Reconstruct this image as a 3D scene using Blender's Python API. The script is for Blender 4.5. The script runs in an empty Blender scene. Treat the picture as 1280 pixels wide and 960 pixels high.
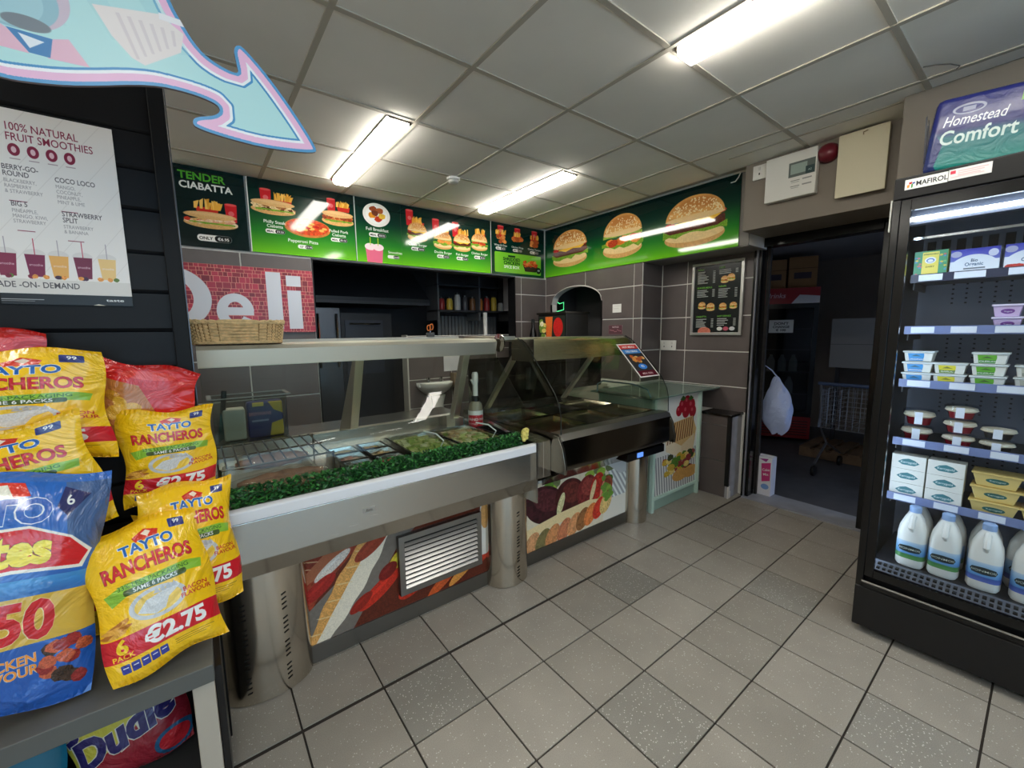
import bpy, bmesh, math, random
import numpy as np
from mathutils import Vector, Matrix

# ------------------------------------------------------------------ camera, world, exposure
scene = bpy.context.scene
COL = scene.collection
F_PX, YAW, PITCH, ROLL, CAM_H = 516.69, .6507, -.1252, -.0118, 1.45
fwd = Vector((math.sin(YAW)*math.cos(PITCH), math.cos(YAW)*math.cos(PITCH), math.sin(PITCH)))
r0 = Vector((math.cos(YAW), -math.sin(YAW), 0)); u0 = r0.cross(fwd)
rgt = r0*math.cos(ROLL) + u0*math.sin(ROLL); upv = -r0*math.sin(ROLL) + u0*math.cos(ROLL)
cam_d = bpy.data.cameras.new('camera'); cam = bpy.data.objects.new('camera', cam_d); COL.objects.link(cam)
cam_d.sensor_fit = 'HORIZONTAL'; cam_d.sensor_width = 36.0; cam_d.lens = F_PX/1280*36.0
cam_d.clip_start = .02; cam_d.clip_end = 60
cam.matrix_world = Matrix(((rgt.x, upv.x, -fwd.x, 0), (rgt.y, upv.y, -fwd.y, 0), (rgt.z, upv.z, -fwd.z, CAM_H), (0, 0, 0, 1)))
scene.camera = cam
world = bpy.data.worlds.new('sky'); scene.world = world; world.use_nodes = True
world.node_tree.nodes['Background'].inputs[0].default_value = (.48, .67, 1.0, 1)
world.node_tree.nodes['Background'].inputs[1].default_value = 4.5
TUBE = 30.0            # ceiling tubes
TUBE_COL = (1.0, .955, .86)
LED = 20.0             # strip lamps inside the drinks and dairy fridge
vs = scene.view_settings
vs.view_transform = 'Standard'; vs.look = 'None'; vs.exposure = 0.12; vs.gamma = 1.0; vs.use_curve_mapping = False
scene.cycles.max_bounces = 8; scene.cycles.transparent_max_bounces = 16
scene.cycles.caustics_reflective = False; scene.cycles.caustics_refractive = False
scene.cycles.sample_clamp_indirect = 6.0
random.seed(7); RNG = np.random.default_rng(11)

# ------------------------------------------------------------------ materials
def lin(c):
    return tuple(((v/255)/12.92 if v/255 <= .04045 else ((v/255+.055)/1.055)**2.4) for v in c)
MATS = {}
def mat(name, col=(128, 128, 128), rough=.5, metal=0.0, spec=.5, coat=0.0, noise=None, bump=None, emit=None, alpha=None, trans=0.0, ior=1.45):
    """noise=(scale, amount) colour mottling; bump=(scale, strength, distance)"""
    if name in MATS: return MATS[name]
    m = bpy.data.materials.new(name); m.use_nodes = True; MATS[name] = m
    nt = m.node_tree; b = nt.nodes['Principled BSDF']; N, L = nt.nodes.new, nt.links.new
    b.inputs['Base Color'].default_value = (*lin(col), 1); b.inputs['Roughness'].default_value = rough
    b.inputs['Metallic'].default_value = metal; b.inputs['Specular IOR Level'].default_value = spec
    b.inputs['Coat Weight'].default_value = coat; b.inputs['Coat Roughness'].default_value = .08
    b.inputs['Transmission Weight'].default_value = trans; b.inputs['IOR'].default_value = ior
    if noise or bump: tc = N('ShaderNodeTexCoord')
    if noise:
        n = N('ShaderNodeTexNoise'); n.inputs['Scale'].default_value = noise[0]; n.inputs['Detail'].default_value = 5
        L(tc.outputs['Object'], n.inputs['Vector'])
        mr = N('ShaderNodeMapRange'); mr.inputs[1].default_value = .3; mr.inputs[2].default_value = .7
        mr.inputs[3].default_value = 1-noise[1]; mr.inputs[4].default_value = 1+noise[1]; L(n.outputs['Fac'], mr.inputs[0])
        hv = N('ShaderNodeHueSaturation'); hv.inputs['Color'].default_value = (*lin(col), 1); L(mr.outputs[0], hv.inputs['Value'])
        L(hv.outputs[0], b.inputs['Base Color'])
    if bump:
        n2 = N('ShaderNodeTexNoise'); n2.inputs['Scale'].default_value = bump[0]; n2.inputs['Detail'].default_value = 4; n2.inputs['Distortion'].default_value = bump[3] if len(bump) > 3 else 0
        L(tc.outputs['Object'], n2.inputs['Vector'])
        bp = N('ShaderNodeBump'); bp.inputs['Strength'].default_value = bump[1]; bp.inputs['Distance'].default_value = bump[2]
        L(n2.outputs['Fac'], bp.inputs['Height']); L(bp.outputs[0], b.inputs['Normal'])
    if emit:
        b.inputs['Emission Color'].default_value = (*emit[0], 1); b.inputs['Emission Strength'].default_value = emit[1]
    return m
def glass_mat(name, tint=(235, 245, 240), refl=1.0, dark=0.0):
    """thin pane: clear transmission plus Fresnel reflection"""
    if name in MATS: return MATS[name]
    m = bpy.data.materials.new(name); m.use_nodes = True; MATS[name] = m
    nt = m.node_tree; nt.nodes.clear(); N, L = nt.nodes.new, nt.links.new
    o = N('ShaderNodeOutputMaterial'); mx = N('ShaderNodeMixShader'); t = N('ShaderNodeBsdfTransparent'); g = N('ShaderNodeBsdfGlossy')
    fr = N('ShaderNodeFresnel'); fr.inputs[0].default_value = 1.45
    ml = N('ShaderNodeMath'); ml.operation = 'MULTIPLY'; ml.inputs[1].default_value = refl
    t.inputs[0].default_value = (*lin(tint), 1); g.inputs['Roughness'].default_value = .03; g.inputs[0].default_value = (1, 1, 1, 1)
    ge = N('ShaderNodeNewGeometry'); fb = N('ShaderNodeMath'); fb.operation = 'SUBTRACT'; fb.inputs[0].default_value = 1.0; L(ge.outputs['Backfacing'], fb.inputs[1])
    m2 = N('ShaderNodeMath'); m2.operation = 'MULTIPLY'; m2.use_clamp = True
    L(fr.outputs[0], ml.inputs[0]); L(ml.outputs[0], m2.inputs[0]); L(fb.outputs[0], m2.inputs[1]); L(m2.outputs[0], mx.inputs[0]); L(t.outputs[0], mx.inputs[1]); L(g.outputs[0], mx.inputs[2]); L(mx.outputs[0], o.inputs[0])
    return m
def steel(name, col=(194, 191, 184), rough=.25, axis=0, scratch=.25):
    """brushed stainless steel, grain along an axis"""
    if name in MATS: return MATS[name]
    m = mat(name, col, rough, 1.0); nt = m.node_tree; N, L = nt.nodes.new, nt.links.new; b = nt.nodes['Principled BSDF']
    tc = N('ShaderNodeTexCoord'); mp = N('ShaderNodeMapping'); sc = [420, 420, 420]; sc[axis] = 6; mp.inputs['Scale'].default_value = sc
    n = N('ShaderNodeTexNoise'); n.inputs['Scale'].default_value = 1.0; n.inputs['Detail'].default_value = 3
    L(tc.outputs['Object'], mp.inputs[0]); L(mp.outputs[0], n.inputs['Vector'])
    mr = N('ShaderNodeMapRange'); mr.inputs[3].default_value = max(.02, rough-.04); mr.inputs[4].default_value = rough+.05
    L(n.outputs['Fac'], mr.inputs[0]); L(mr.outputs[0], b.inputs['Roughness'])
    return m

# ------------------------------------------------------------------ printed surfaces (drawn in code)
_TXT = {}
def text_tris(s, bold, shear):
    k = (s, bold, shear)
    if k in _TXT: return _TXT[k]
    c = bpy.data.curves.new('t', 'FONT'); c.body = s; c.size = 1; c.offset = bold; c.shear = shear; c.resolution_u = 3
    o = bpy.data.objects.new('t', c); me = o.to_mesh(); me.calc_loop_triangles()
    v = np.array([x.co[:2] for x in me.vertices]).reshape(-1, 2)
    t = np.array([x.vertices[:] for x in me.loop_triangles], int).reshape(-1, 3)
    o.to_mesh_clear(); bpy.data.objects.remove(o); bpy.data.curves.remove(c)
    _TXT[k] = (v, t); return _TXT[k]
class Cv:
    def __init__(s, w, h, bg=(255, 255, 255)):
        s.w, s.h = w, h; s.a = np.empty((h, w, 3), np.float32); s.a[:] = bg
    def _b(s, x0, y0, x1, y1):
        return max(0, int(math.floor(x0))), max(0, int(math.floor(y0))), min(s.w, int(math.ceil(x1))), min(s.h, int(math.ceil(y1)))
    def _mix(s, x0, y0, m, col):
        h, w = m.shape; r = s.a[y0:y0+h, x0:x0+w]; r += m[..., None]*(np.array(col, np.float32)-r)
    def vgrad(s, stops, x0=0, y0=0, x1=None, y1=None):
        x1, y1 = x1 or s.w, y1 or s.h; t = np.linspace(0, 1, y1-y0)
        for c in range(3):
            s.a[y0:y1, x0:x1, c] = np.interp(t, [q[0] for q in stops], [q[1][c] for q in stops])[:, None]
        return s
    def rect(s, x0, y0, x1, y1, col, al=1.0):
        a, b, c, d = s._b(round(x0), round(y0), round(x1), round(y1))
        if c > a and d > b: s._mix(a, b, np.full((d-b, c-a), al, np.float32), col)
        return s
    def ell(s, cx, cy, rx, ry, col, ang=0, al=1.0, soft=1.2, clip=None, ns=0):
        R = max(rx, ry)+3; x0, y0, x1, y1 = s._b(cx-R, cy-R, cx+R, cy+R)
        if x1 <= x0 or y1 <= y0: return s
        Y, X = np.mgrid[y0:y1, x0:x1]; X = X+.5-cx; Y = Y+.5-cy
        ca, sa = math.cos(math.radians(ang)), math.sin(math.radians(ang)); U = X*ca+Y*sa; V = -X*sa+Y*ca
        d = (1-np.sqrt((U/rx)**2+(V/ry)**2))*min(rx, ry)/soft+.5
        m = np.clip(d, 0, 1).astype(np.float32)*al
        if clip == 'top': m = m*(V < 0)
        if clip == 'bot': m = m*(V > 0)
        if ns:
            n = s._noise(m.shape, max(2, int(min(rx, ry)/5))); s._mixn(x0, y0, m, col, n*ns)
        else: s._mix(x0, y0, m, col)
        return s
    def _noise(s, sh, cell):
        g = RNG.random((sh[0]//cell+2, sh[1]//cell+2)).astype(np.float32)
        g = np.kron(g, np.ones((cell, cell), np.float32))[:sh[0], :sh[1]]
        return (g+RNG.random(sh).astype(np.float32))-1
    def _mixn(s, x0, y0, m, col, n):
        h, w = m.shape; r = s.a[y0:y0+h, x0:x0+w]; c = np.clip(np.array(col, np.float32)*(1+n[..., None]), 0, 255); r += m[..., None]*(c-r)
    def poly(s, pts, col, al=1.0, ns=0, cell=4):
        p = np.array(pts, float); x0, y0, x1, y1 = s._b(p[:, 0].min()-1, p[:, 1].min()-1, p[:, 0].max()+1, p[:, 1].max()+1)
        if x1 <= x0 or y1 <= y0: return s
        S = 2; ys = (np.arange((y1-y0)*S)+.5)/S+y0; xs = (np.arange((x1-x0)*S)+.5)/S+x0
        X, Y = np.meshgrid(xs, ys); m = np.zeros(X.shape, bool); q = np.roll(p, -1, 0)
        for (ax, ay), (bx, by) in zip(p, q):
            if ay == by: continue
            c = ((ay <= Y) != (by <= Y)) & (X < ax+(Y-ay)*(bx-ax)/(by-ay)); m ^= c
        m = m.reshape(y1-y0, S, x1-x0, S).mean((1, 3)).astype(np.float32)*al
        if ns: s._mixn(x0, y0, m, col, s._noise(m.shape, cell)*ns)
        else: s._mix(x0, y0, m, col)
        return s
    def rrect(s, x0, y0, x1, y1, r, col, al=1.0):
        P = []
        for cx, cy, a0 in ((x1-r, y0+r, -90), (x1-r, y1-r, 0), (x0+r, y1-r, 90), (x0+r, y0+r, 180)):
            P += [(cx+r*math.cos(math.radians(a0+k*30)), cy+r*math.sin(math.radians(a0+k*30))) for k in range(4)]
        return s.poly(P, col, al)
    def text(s, x, y, t, size, col, bold=.015, al='l', ang=0, sx=1.0, shear=0, arc=0, op=1.0):
        """x, y: baseline start / centre / end in pixels; size: cap height"""
        v, tr = text_tris(t, bold, shear)
        if not len(tr): return s
        k = size/.70; p = v*k; p = p*(sx, 1); w = p[:, 0].max()
        p = p-((w/2 if al == 'c' else w if al == 'r' else 0), 0)
        if arc: p[:, 1] += arc*(1-(2*p[:, 0]/max(w, 1))**2)*size
        ca, sa = math.cos(math.radians(ang)), math.sin(math.radians(ang))
        p = np.stack([x+p[:, 0]*ca+p[:, 1]*sa, y+p[:, 0]*sa-p[:, 1]*ca], 1)
        x0, y0, x1, y1 = s._b(p[:, 0].min()-1, p[:, 1].min()-1, p[:, 0].max()+1, p[:, 1].max()+1)
        if x1 <= x0 or y1 <= y0: return s
        S = 3; H, W = (y1-y0)*S, (x1-x0)*S; M = np.zeros((H, W), bool); q = (p-(x0, y0))*S
        for a, b, c in q[tr]:
            u0, u1 = max(0, int(min(a[0], b[0], c[0]))), min(W, int(max(a[0], b[0], c[0]))+1)
            v0, v1 = max(0, int(min(a[1], b[1], c[1]))), min(H, int(max(a[1], b[1], c[1]))+1)
            if u1 <= u0 or v1 <= v0: continue
            Y, X = np.ogrid[v0:v1, u0:u1]; X = X+.5; Y = Y+.5
            e = lambda i, j: (j[0]-i[0])*(Y-i[1])-(j[1]-i[1])*(X-i[0])
            A, B, C2 = e(a, b), e(b, c), e(c, a)
            M[v0:v1, u0:u1] |= ((A >= 0) & (B >= 0) & (C2 >= 0)) | ((A <= 0) & (B <= 0) & (C2 <= 0))
        s._mix(x0, y0, M.reshape(y1-y0, S, x1-x0, S).mean((1, 3)).astype(np.float32)*op, col); return s
    def glyph(s, ch, x0, x1, y, size, col, bold=.05):
        v, tr = text_tris(ch, bold, 0); k = size/.70; a, b = v[:, 0].min()*k, v[:, 0].max()*k; sx = (x1-x0)/(b-a); return s.text(x0-a*sx, y, ch, size, col, bold=bold, sx=sx)
    def otext(s, x, y, t, size, col, oc, ow=.06, **k):
        b = k.pop('bold', .02); s.text(x, y, t, size, oc, bold=b+ow, **k); return s.text(x, y, t, size, col, bold=b, **k)
    def grain(s, amt, cell=3):
        s.a *= 1+amt*s._noise(s.a.shape[:2], cell)[..., None]; return s
    def image(s, name):
        im = bpy.data.images.new(name, s.w, s.h); px = np.ones((s.h, s.w, 4), np.float32); px[..., :3] = np.clip(s.a[::-1]/255, 0, 1)
        im.pixels.foreach_set(px.ravel()); im.update(); im.pack(); return im
def pmat(name, cv, rough=.35, coat=0.0, bump=None, spec=.5, emit=0.0):
    if name in MATS: return MATS[name]
    m = mat(name, (200, 200, 200), rough, 0, spec, coat, bump=bump); nt = m.node_tree; b = nt.nodes['Principled BSDF']
    t = nt.nodes.new('ShaderNodeTexImage'); t.image = cv.image(name); nt.links.new(t.outputs[0], b.inputs['Base Color'])
    if emit: nt.links.new(t.outputs[0], b.inputs['Emission Color']); b.inputs['Emission Strength'].default_value = emit
    return m

# ------------------------------------------------------------------ mesh builder
class MB:
    def __init__(s): s.v, s.f, s.u, s.mi = [], [], {}, []
    def face(s, idx, uv=None, mi=0):
        if uv: s.u[len(s.f)] = uv
        s.f.append(tuple(idx)); s.mi.append(mi)
    def add(s, vs, fs, mi=0):
        o = len(s.v); s.v += [tuple(p) for p in vs]
        for f in fs: s.face([i+o for i in f], None, mi)
        return s
    def box(s, x0, x1, y0, y1, z0, z1, mi=0):
        return s.add([(x0, y0, z0), (x1, y0, z0), (x1, y1, z0), (x0, y1, z0), (x0, y0, z1), (x1, y0, z1), (x1, y1, z1), (x0, y1, z1)],
                     [(0, 3, 2, 1), (4, 5, 6, 7), (0, 1, 5, 4), (1, 2, 6, 5), (2, 3, 7, 6), (3, 0, 4, 7)], mi)
    def panel(s, x0, x1, z0, z1, y0, y1, mi=0, mp=1):
        """box with a printed front (facing -y): front uses slot mp with UVs"""
        s.box(x0, x1, y0, y1, z0, z1, mi); k = len(s.f)-4; s.u[k] = [(0, 0), (1, 0), (1, 1), (0, 1)]; s.mi[k] = mp; return s
    def prism(s, poly, axis, a0, a1, mi=0):
        """poly in the two other axes (x: y,z | y: x,z | z: x,y) extruded along axis"""
        def P(p, a): return {'x': (a, p[0], p[1]), 'y': (p[0], a, p[1]), 'z': (p[0], p[1], a)}[axis]
        n = len(poly); vs = [P(p, a0) for p in poly]+[P(p, a1) for p in poly]
        return s.add(vs, [tuple(range(n))[::-1], tuple(range(n, 2*n))]+[(i, (i+1) % n, (i+1) % n+n, i+n) for i in range(n)], mi)
    def lathe(s, prof, c=(0, 0, 0), seg=20, sx=1, sy=1, mi=0, caps=True):
        vs = []; n = len(prof)
        for r, z in prof:
            for k in range(seg):
                a = 2*math.pi*k/seg; vs.append((c[0]+r*math.cos(a)*sx, c[1]+r*math.sin(a)*sy, c[2]+z))
        fs = [(i*seg+k, i*seg+(k+1) % seg, (i+1)*seg+(k+1) % seg, (i+1)*seg+k) for i in range(n-1) for k in range(seg)]
        if caps: fs += [tuple(range(seg))[::-1], tuple((n-1)*seg+k for k in range(seg))]
        return s.add(vs, fs, mi)
    def tube(s, pts, r, seg=6, mi=0):
        P = [Vector(p) for p in pts]; vs, fs = [], []; n = len(P); ref = None
        for i, p in enumerate(P):
            d = (P[min(i+1, n-1)]-P[max(i-1, 0)]).normalized()
            a = ref if ref is not None and abs(ref.dot(d)) < .95 else (Vector((0, 0, 1)) if abs(d.z) < .9 else Vector((1, 0, 0)))
            x = d.cross(a).normalized(); y = d.cross(x).normalized(); ref = a
            rr = r[i] if isinstance(r, (list, tuple)) else r
            vs += [p+x*rr*math.cos(2*math.pi*k/seg)+y*rr*math.sin(2*math.pi*k/seg) for k in range(seg)]
        for i in range(n-1):
            fs += [(i*seg+k, i*seg+(k+1) % seg, (i+1)*seg+(k+1) % seg, (i+1)*seg+k) for k in range(seg)]
        fs += [tuple(range(seg))[::-1], tuple((n-1)*seg+k for k in range(seg))]
        return s.add(vs, fs, mi)
    def sheet(s, F, nu, nv, mi=0, uv=True, flip=False):
        """parametric surface F(u, v) -> (x, y, z)"""
        o = len(s.v)
        for j in range(nv+1):
            for i in range(nu+1): s.v.append(tuple(F(i/nu, j/nv)))
        for j in range(nv):
            for i in range(nu):
                q = [(i, j), (i+1, j), (i+1, j+1), (i, j+1)]
                if flip: q = q[::-1]
                s.face([o+b*(nu+1)+a for a, b in q], [(a/nu, b/nv) for a, b in q] if uv else None, mi)
        return s
    def ball(s, c, r, seg=10, rings=7, sz=1.0, mi=0):
        prof = [(max(1e-4, math.sin(math.pi*i/rings))*r, -math.cos(math.pi*i/rings)*r*sz) for i in range(rings+1)]
        return s.lathe(prof, c, seg, mi=mi)
    def mesh(s, name, mats, smooth=False):
        me = bpy.data.meshes.new(name); me.from_pydata(s.v, [], s.f)
        for m in (mats if isinstance(mats, (list, tuple)) else [mats]): me.materials.append(m)
        me.polygons.foreach_set('material_index', s.mi)
        if s.u:
            ul = me.uv_layers.new(name='UVMap').data
            for fi, uv in s.u.items():
                for li, t in zip(me.polygons[fi].loop_indices, uv): ul[li].uv = t
        if smooth: me.polygons.foreach_set('use_smooth', [True]*len(me.polygons))
        me.update(); return me
    def build(s, name, mats, parent=None, loc=(0, 0, 0), rz=0, bevel=0, smooth=False, rot=None, fix=True):
        me = s.mesh(name, mats, smooth or bevel > 0)
        if fix:
            bm = bmesh.new(); bm.from_mesh(me); bmesh.ops.recalc_face_normals(bm, faces=bm.faces); bm.to_mesh(me); bm.free()
        return put(name, me, parent, loc, rz, bevel, smooth, rot)
def put(name, me, parent=None, loc=(0, 0, 0), rz=0, bevel=0, smooth=False, rot=None):
    o = bpy.data.objects.new(name, me); COL.objects.link(o); o.location = loc; o.rotation_euler = rot or (0, 0, rz)
    if parent: o.parent = parent
    if bevel:
        b = o.modifiers.new('bevel', 'BEVEL'); b.width = bevel; b.segments = 2; b.limit_method = 'ANGLE'; b.angle_limit = math.radians(40)
        b.harden_normals = True
    elif smooth:
        try: me.set_sharp_from_angle(angle=math.radians(38))
        except Exception: pass
    return o
def tag(o, label, cat, group=None, kind=None):
    o['label'] = label; o['category'] = cat
    if group: o['group'] = group
    if kind: o['kind'] = kind
    return o
def thing(name, label, cat, loc=(0, 0, 0), rz=0, group=None, rot=None):
    o = bpy.data.objects.new(name, None); COL.objects.link(o); o.location = loc; o.rotation_euler = rot or (0, 0, rz); o.empty_display_size = .05
    return tag(o, label, cat, group)
def struct(o, label=None, cat=None):
    o['kind'] = 'structure'
    if label: o['label'] = label
    if cat: o['category'] = cat
    return o
def dup(root, loc, rz=None, label=None, group=None, rot=None):
    r = root.copy(); COL.objects.link(r); r.location = loc
    if rz is not None: r.rotation_euler = (0, 0, rz)
    if rot is not None: r.rotation_euler = rot
    if label: r['label'] = label
    if group: r['group'] = group
    for ch in list(root.children):
        c = ch.copy(); COL.objects.link(c); c.parent = r
        for g in ch.children:
            d = g.copy(); COL.objects.link(d); d.parent = c
    return r
PI = math.pi
FACE_R = -PI/2        # turns a front facing -y towards -x
# ------------------------------------------------------------------ surfaces
def floor_tile_mat(name, col, amt, thr):
    m = mat(name, col, .38); nt = m.node_tree; N, L = nt.nodes.new, nt.links.new; b = nt.nodes['Principled BSDF']
    g = N('ShaderNodeNewGeometry'); oi = N('ShaderNodeObjectInfo')
    n = N('ShaderNodeTexNoise'); n.inputs['Scale'].default_value = 340; n.inputs['Detail'].default_value = 2; L(g.outputs['Position'], n.inputs['Vector'])
    v = N('ShaderNodeTexVoronoi'); v.inputs['Scale'].default_value = 150; L(g.outputs['Position'], v.inputs['Vector'])
    n3 = N('ShaderNodeTexNoise'); n3.inputs['Scale'].default_value = 6; L(g.outputs['Position'], n3.inputs['Vector'])
    c1 = N('ShaderNodeMix'); c1.data_type = 'RGBA'; c1.inputs[6].default_value = (*lin([x*.84 for x in col]), 1); c1.inputs[7].default_value = (*lin([min(255, x*1.14) for x in col]), 1)
    L(n.outputs['Fac'], c1.inputs[0])
    hv = N('ShaderNodeHueSaturation'); L(c1.outputs[2], hv.inputs['Color'])
    ad = N('ShaderNodeMapRange'); ad.inputs[3].default_value = .90; ad.inputs[4].default_value = 1.10; L(oi.outputs['Random'], ad.inputs[0])
    ad2 = N('ShaderNodeMapRange'); ad2.inputs[1].default_value = .3; ad2.inputs[2].default_value = .7; ad2.inputs[3].default_value = .93; ad2.inputs[4].default_value = 1.05; L(n3.outputs['Fac'], ad2.inputs[0])
    mu = N('ShaderNodeMath'); mu.operation = 'MULTIPLY'; L(ad.outputs[0], mu.inputs[0]); L(ad2.outputs[0], mu.inputs[1]); L(mu.outputs[0], hv.inputs['Value'])
    ls = N('ShaderNodeMath'); ls.operation = 'GREATER_THAN'; ls.inputs[1].default_value = thr
    sx = N('ShaderNodeSeparateColor'); L(v.outputs['Color'], sx.inputs[0]); L(sx.outputs[0], ls.inputs[0])
    dl = N('ShaderNodeMath'); dl.operation = 'LESS_THAN'; dl.inputs[1].default_value = .33; L(v.outputs['Distance'], dl.inputs[0])
    mm = N('ShaderNodeMath'); mm.operation = 'MULTIPLY'; L(ls.outputs[0], mm.inputs[0]); L(dl.outputs[0], mm.inputs[1])
    mk = N('ShaderNodeMath'); mk.operation = 'MULTIPLY'; mk.inputs[1].default_value = amt; L(mm.outputs[0], mk.inputs[0])
    c2 = N('ShaderNodeMix'); c2.data_type = 'RGBA'; c2.inputs[7].default_value = (.85, .84, .80, 1); L(mk.outputs[0], c2.inputs[0]); L(hv.outputs[0], c2.inputs[6]); L(c2.outputs[2], b.inputs['Base Color'])
    bp = N('ShaderNodeBump'); bp.inputs['Strength'].default_value = .25; bp.inputs['Distance'].default_value = .0006; L(n.outputs['Fac'], bp.inputs['Height']); L(bp.outputs[0], b.inputs['Normal'])
    return m
M_FT = floor_tile_mat('floor_tile', (156, 150, 141), .5, .90)
M_FD = floor_tile_mat('floor_tile_glitter', (141, 137, 130), .7, .80)
M_FGROUT = mat('floor_grout', (52, 47, 43), .8)
M_WT = mat('wall_tile', (98, 90, 89), .30, noise=(5, .10))
M_WG = mat('wall_grout', (236, 234, 228), .8)
M_PAINT = mat('taupe_paint', (128, 119, 108), .55, noise=(2.5, .05))
M_PLASTER = mat('plaster', (196, 190, 178), .7)
M_CEIL = mat('ceiling_tile', (243, 239, 230), .85, noise=(3, .03), bump=(220, .25, .001))
M_CBAR = mat('ceiling_bar', (186, 179, 166), .6)
M_BLACK = mat('black_paint', (14, 14, 16), .35)
M_BLACKG = mat('black_gloss', (10, 10, 12), .18)
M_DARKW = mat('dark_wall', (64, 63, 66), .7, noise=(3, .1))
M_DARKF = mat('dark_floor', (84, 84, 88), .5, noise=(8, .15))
M_WHITE = mat('white_plastic', (225, 223, 218), .35)
M_STEEL = steel('steel_x', axis=0)
M_STEELV = steel('steel_polished', (200, 196, 188), .16, axis=2)
M_CHROME = mat('chrome', (205, 205, 205), .12, 1.0)

H = 2.63
# floor
fl = struct(MB().box(-2.6, 3.76, -3.5, 5.6, -.06, -.005).box(3.76, 4.05, 2.5, 5.6, -.06, -.005).build('floor', M_FGROUT), 'grey speckled floor tiles with dark joints', 'floor')
TS, TX, TY = .30517, .4990, 1.5538
tile_mesh = {}
def ftile(x0, x1, y0, y1, m):
    k = (round(x1-x0, 3), round(y1-y0, 3), m.name)
    if k not in tile_mesh:
        w, d = k[0]/2, k[1]/2
        tile_mesh[k] = MB().prism([(-w, -d), (w, -d), (w, d), (-w, d)], 'z', -.006, 0).mesh('tile', m)
    put('tile', tile_mesh[k], fl, ((x0+x1)/2, (y0+y1)/2, 0))
G = .0035
glitter = {(0, 0), (4, 0), (2, 2), (6, 2), (4, 4), (8, 0)}
for i in range(-4, 11):
    for j in range(-2, 8):
        x0, x1 = TX+TS*i+G, min(TX+TS*(i+1)-G, 3.745); y1, y0 = TY-TS*j-G, TY-TS*(j+1)+G
        if j == 0: y1 -= .007
        if j == -1: y0 += .006
        if x1-x0 < .03: continue
        if j == -2 and i > 8: continue
        ftile(x0, x1, y0, y1, M_FD if (i, j) in glitter else M_FT)
rest = struct(MB().box(-2.6, -.73, -3.5, 3.8, -.006, 0).box(-.73, 3.0, -3.5, -.9, -.006, 0).build('floor_far', M_FT), 'grey speckled shop floor behind the aisle', 'floor')
# ceiling
ce = struct(MB().box(-2.6, 3.42, -3.5, 3.82, H+.02, H+.10).build('ceiling', M_PLASTER), 'suspended ceiling of off-white square panels', 'ceiling')
CX, CY = .4938, 1.7003
xs = sorted([CX+.6*k for k in range(-5, 5)]+[-2.6, 3.31]); ys = sorted([CY+.6*k for k in range(-8, 4)]+[-3.5, 3.80])
cm = {}
for a, b in zip(xs, xs[1:]):
    for c, d in zip(ys, ys[1:]):
        if b-a < .03 or d-c < .03: continue
        k = (round(b-a, 3), round(d-c, 3))
        if k not in cm: cm[k] = MB().box(-k[0]/2+.002, k[0]/2-.002, -k[1]/2+.002, k[1]/2-.002, 0, .018).mesh('ceiling_tile', M_CEIL)
        put('ceiling_tile', cm[k], ce, ((a+b)/2, (c+d)/2, H+random.uniform(-.001, .001)))
for a in xs[1:-1]: MB().box(a-.012, a+.012, -3.5, 3.8, H-.006, H+.003).build('grid_bar', M_CBAR, ce)
for c in ys[1:-1]: MB().box(-2.6, 3.31, c-.012, c+.012, H-.005, H+.0028).build('grid_bar', M_CBAR, ce)
MB().box(3.06, 3.075, .6, 1.5, H-.005, H+.002).build('grid_bar', M_CBAR, ce)
# ceiling lamps
M_TUBE = mat('lit_diffuser', (255, 250, 240), .5, emit=(TUBE_COL, TUBE))
def lamp(x0, x1, y0, y1, label):
    t = thing('ceiling_light', label, 'ceiling light', ((x0+x1)/2, (y0+y1)/2, H), group='fluorescent ceiling lights')
    w, d = (x1-x0)/2, (y1-y0)/2
    m = MB(); m.box(-w-.012, -w, -d-.01, d+.01, -.008, .0).box(w, w+.012, -d-.01, d+.01, -.008, .0).box(-w, w, -d-.012, -d, -.014, 0).box(-w, w, d, d+.012, -.014, 0)
    m.build('frame', M_CHROME, t)
    MB().prism([(-w, -.006), (-w*.9, -.030), (-w*.7, -.036), (w*.7, -.036), (w*.9, -.030), (w, -.006), (w, -.001), (-w, -.001)], 'y', -d, d).build('diffuser', M_TUBE, t)
lamp(.945, 1.068, 2.33, 3.48, 'lit fluorescent ceiling light over the wicker basket end of the counter')
lamp(2.275, 2.405, 2.33, 3.49, 'lit fluorescent ceiling light in front of the burger sign corner')
lamp(1.715, 1.84, -.1, 1.08, 'lit fluorescent ceiling light cut off by the top edge of the picture')
for k, (x, y) in enumerate(((-.2, -.6), (-1.5, 1.2), (-1.2, -2.2), (1.2, -2.2), (2.2, -2.6))):  # unseen tubes added out of view to fill the room with light
    lamp(x, x+.125, y-.6, y+.6, 'added unseen fluorescent fill light behind the viewer, number %s from the front' % ('first', 'second', 'third', 'fourth', 'fifth')[k])
t = thing('smoke_detector', 'round white smoke detector on the ceiling between two lights', 'smoke detector', (1.682, 2.922, H-.003))
MB().lathe([(.05, 0), (.05, -.012), (.045, -.018), (.02, -.02)], seg=24).build('base', M_WHITE, t, smooth=True)
MB().lathe([(.038, -.019), (.038, -.036), (.03, -.043), (.001, -.045)], seg=24).build('cap', mat('grey_plastic', (190, 188, 182), .4), t, smooth=True)

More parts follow.
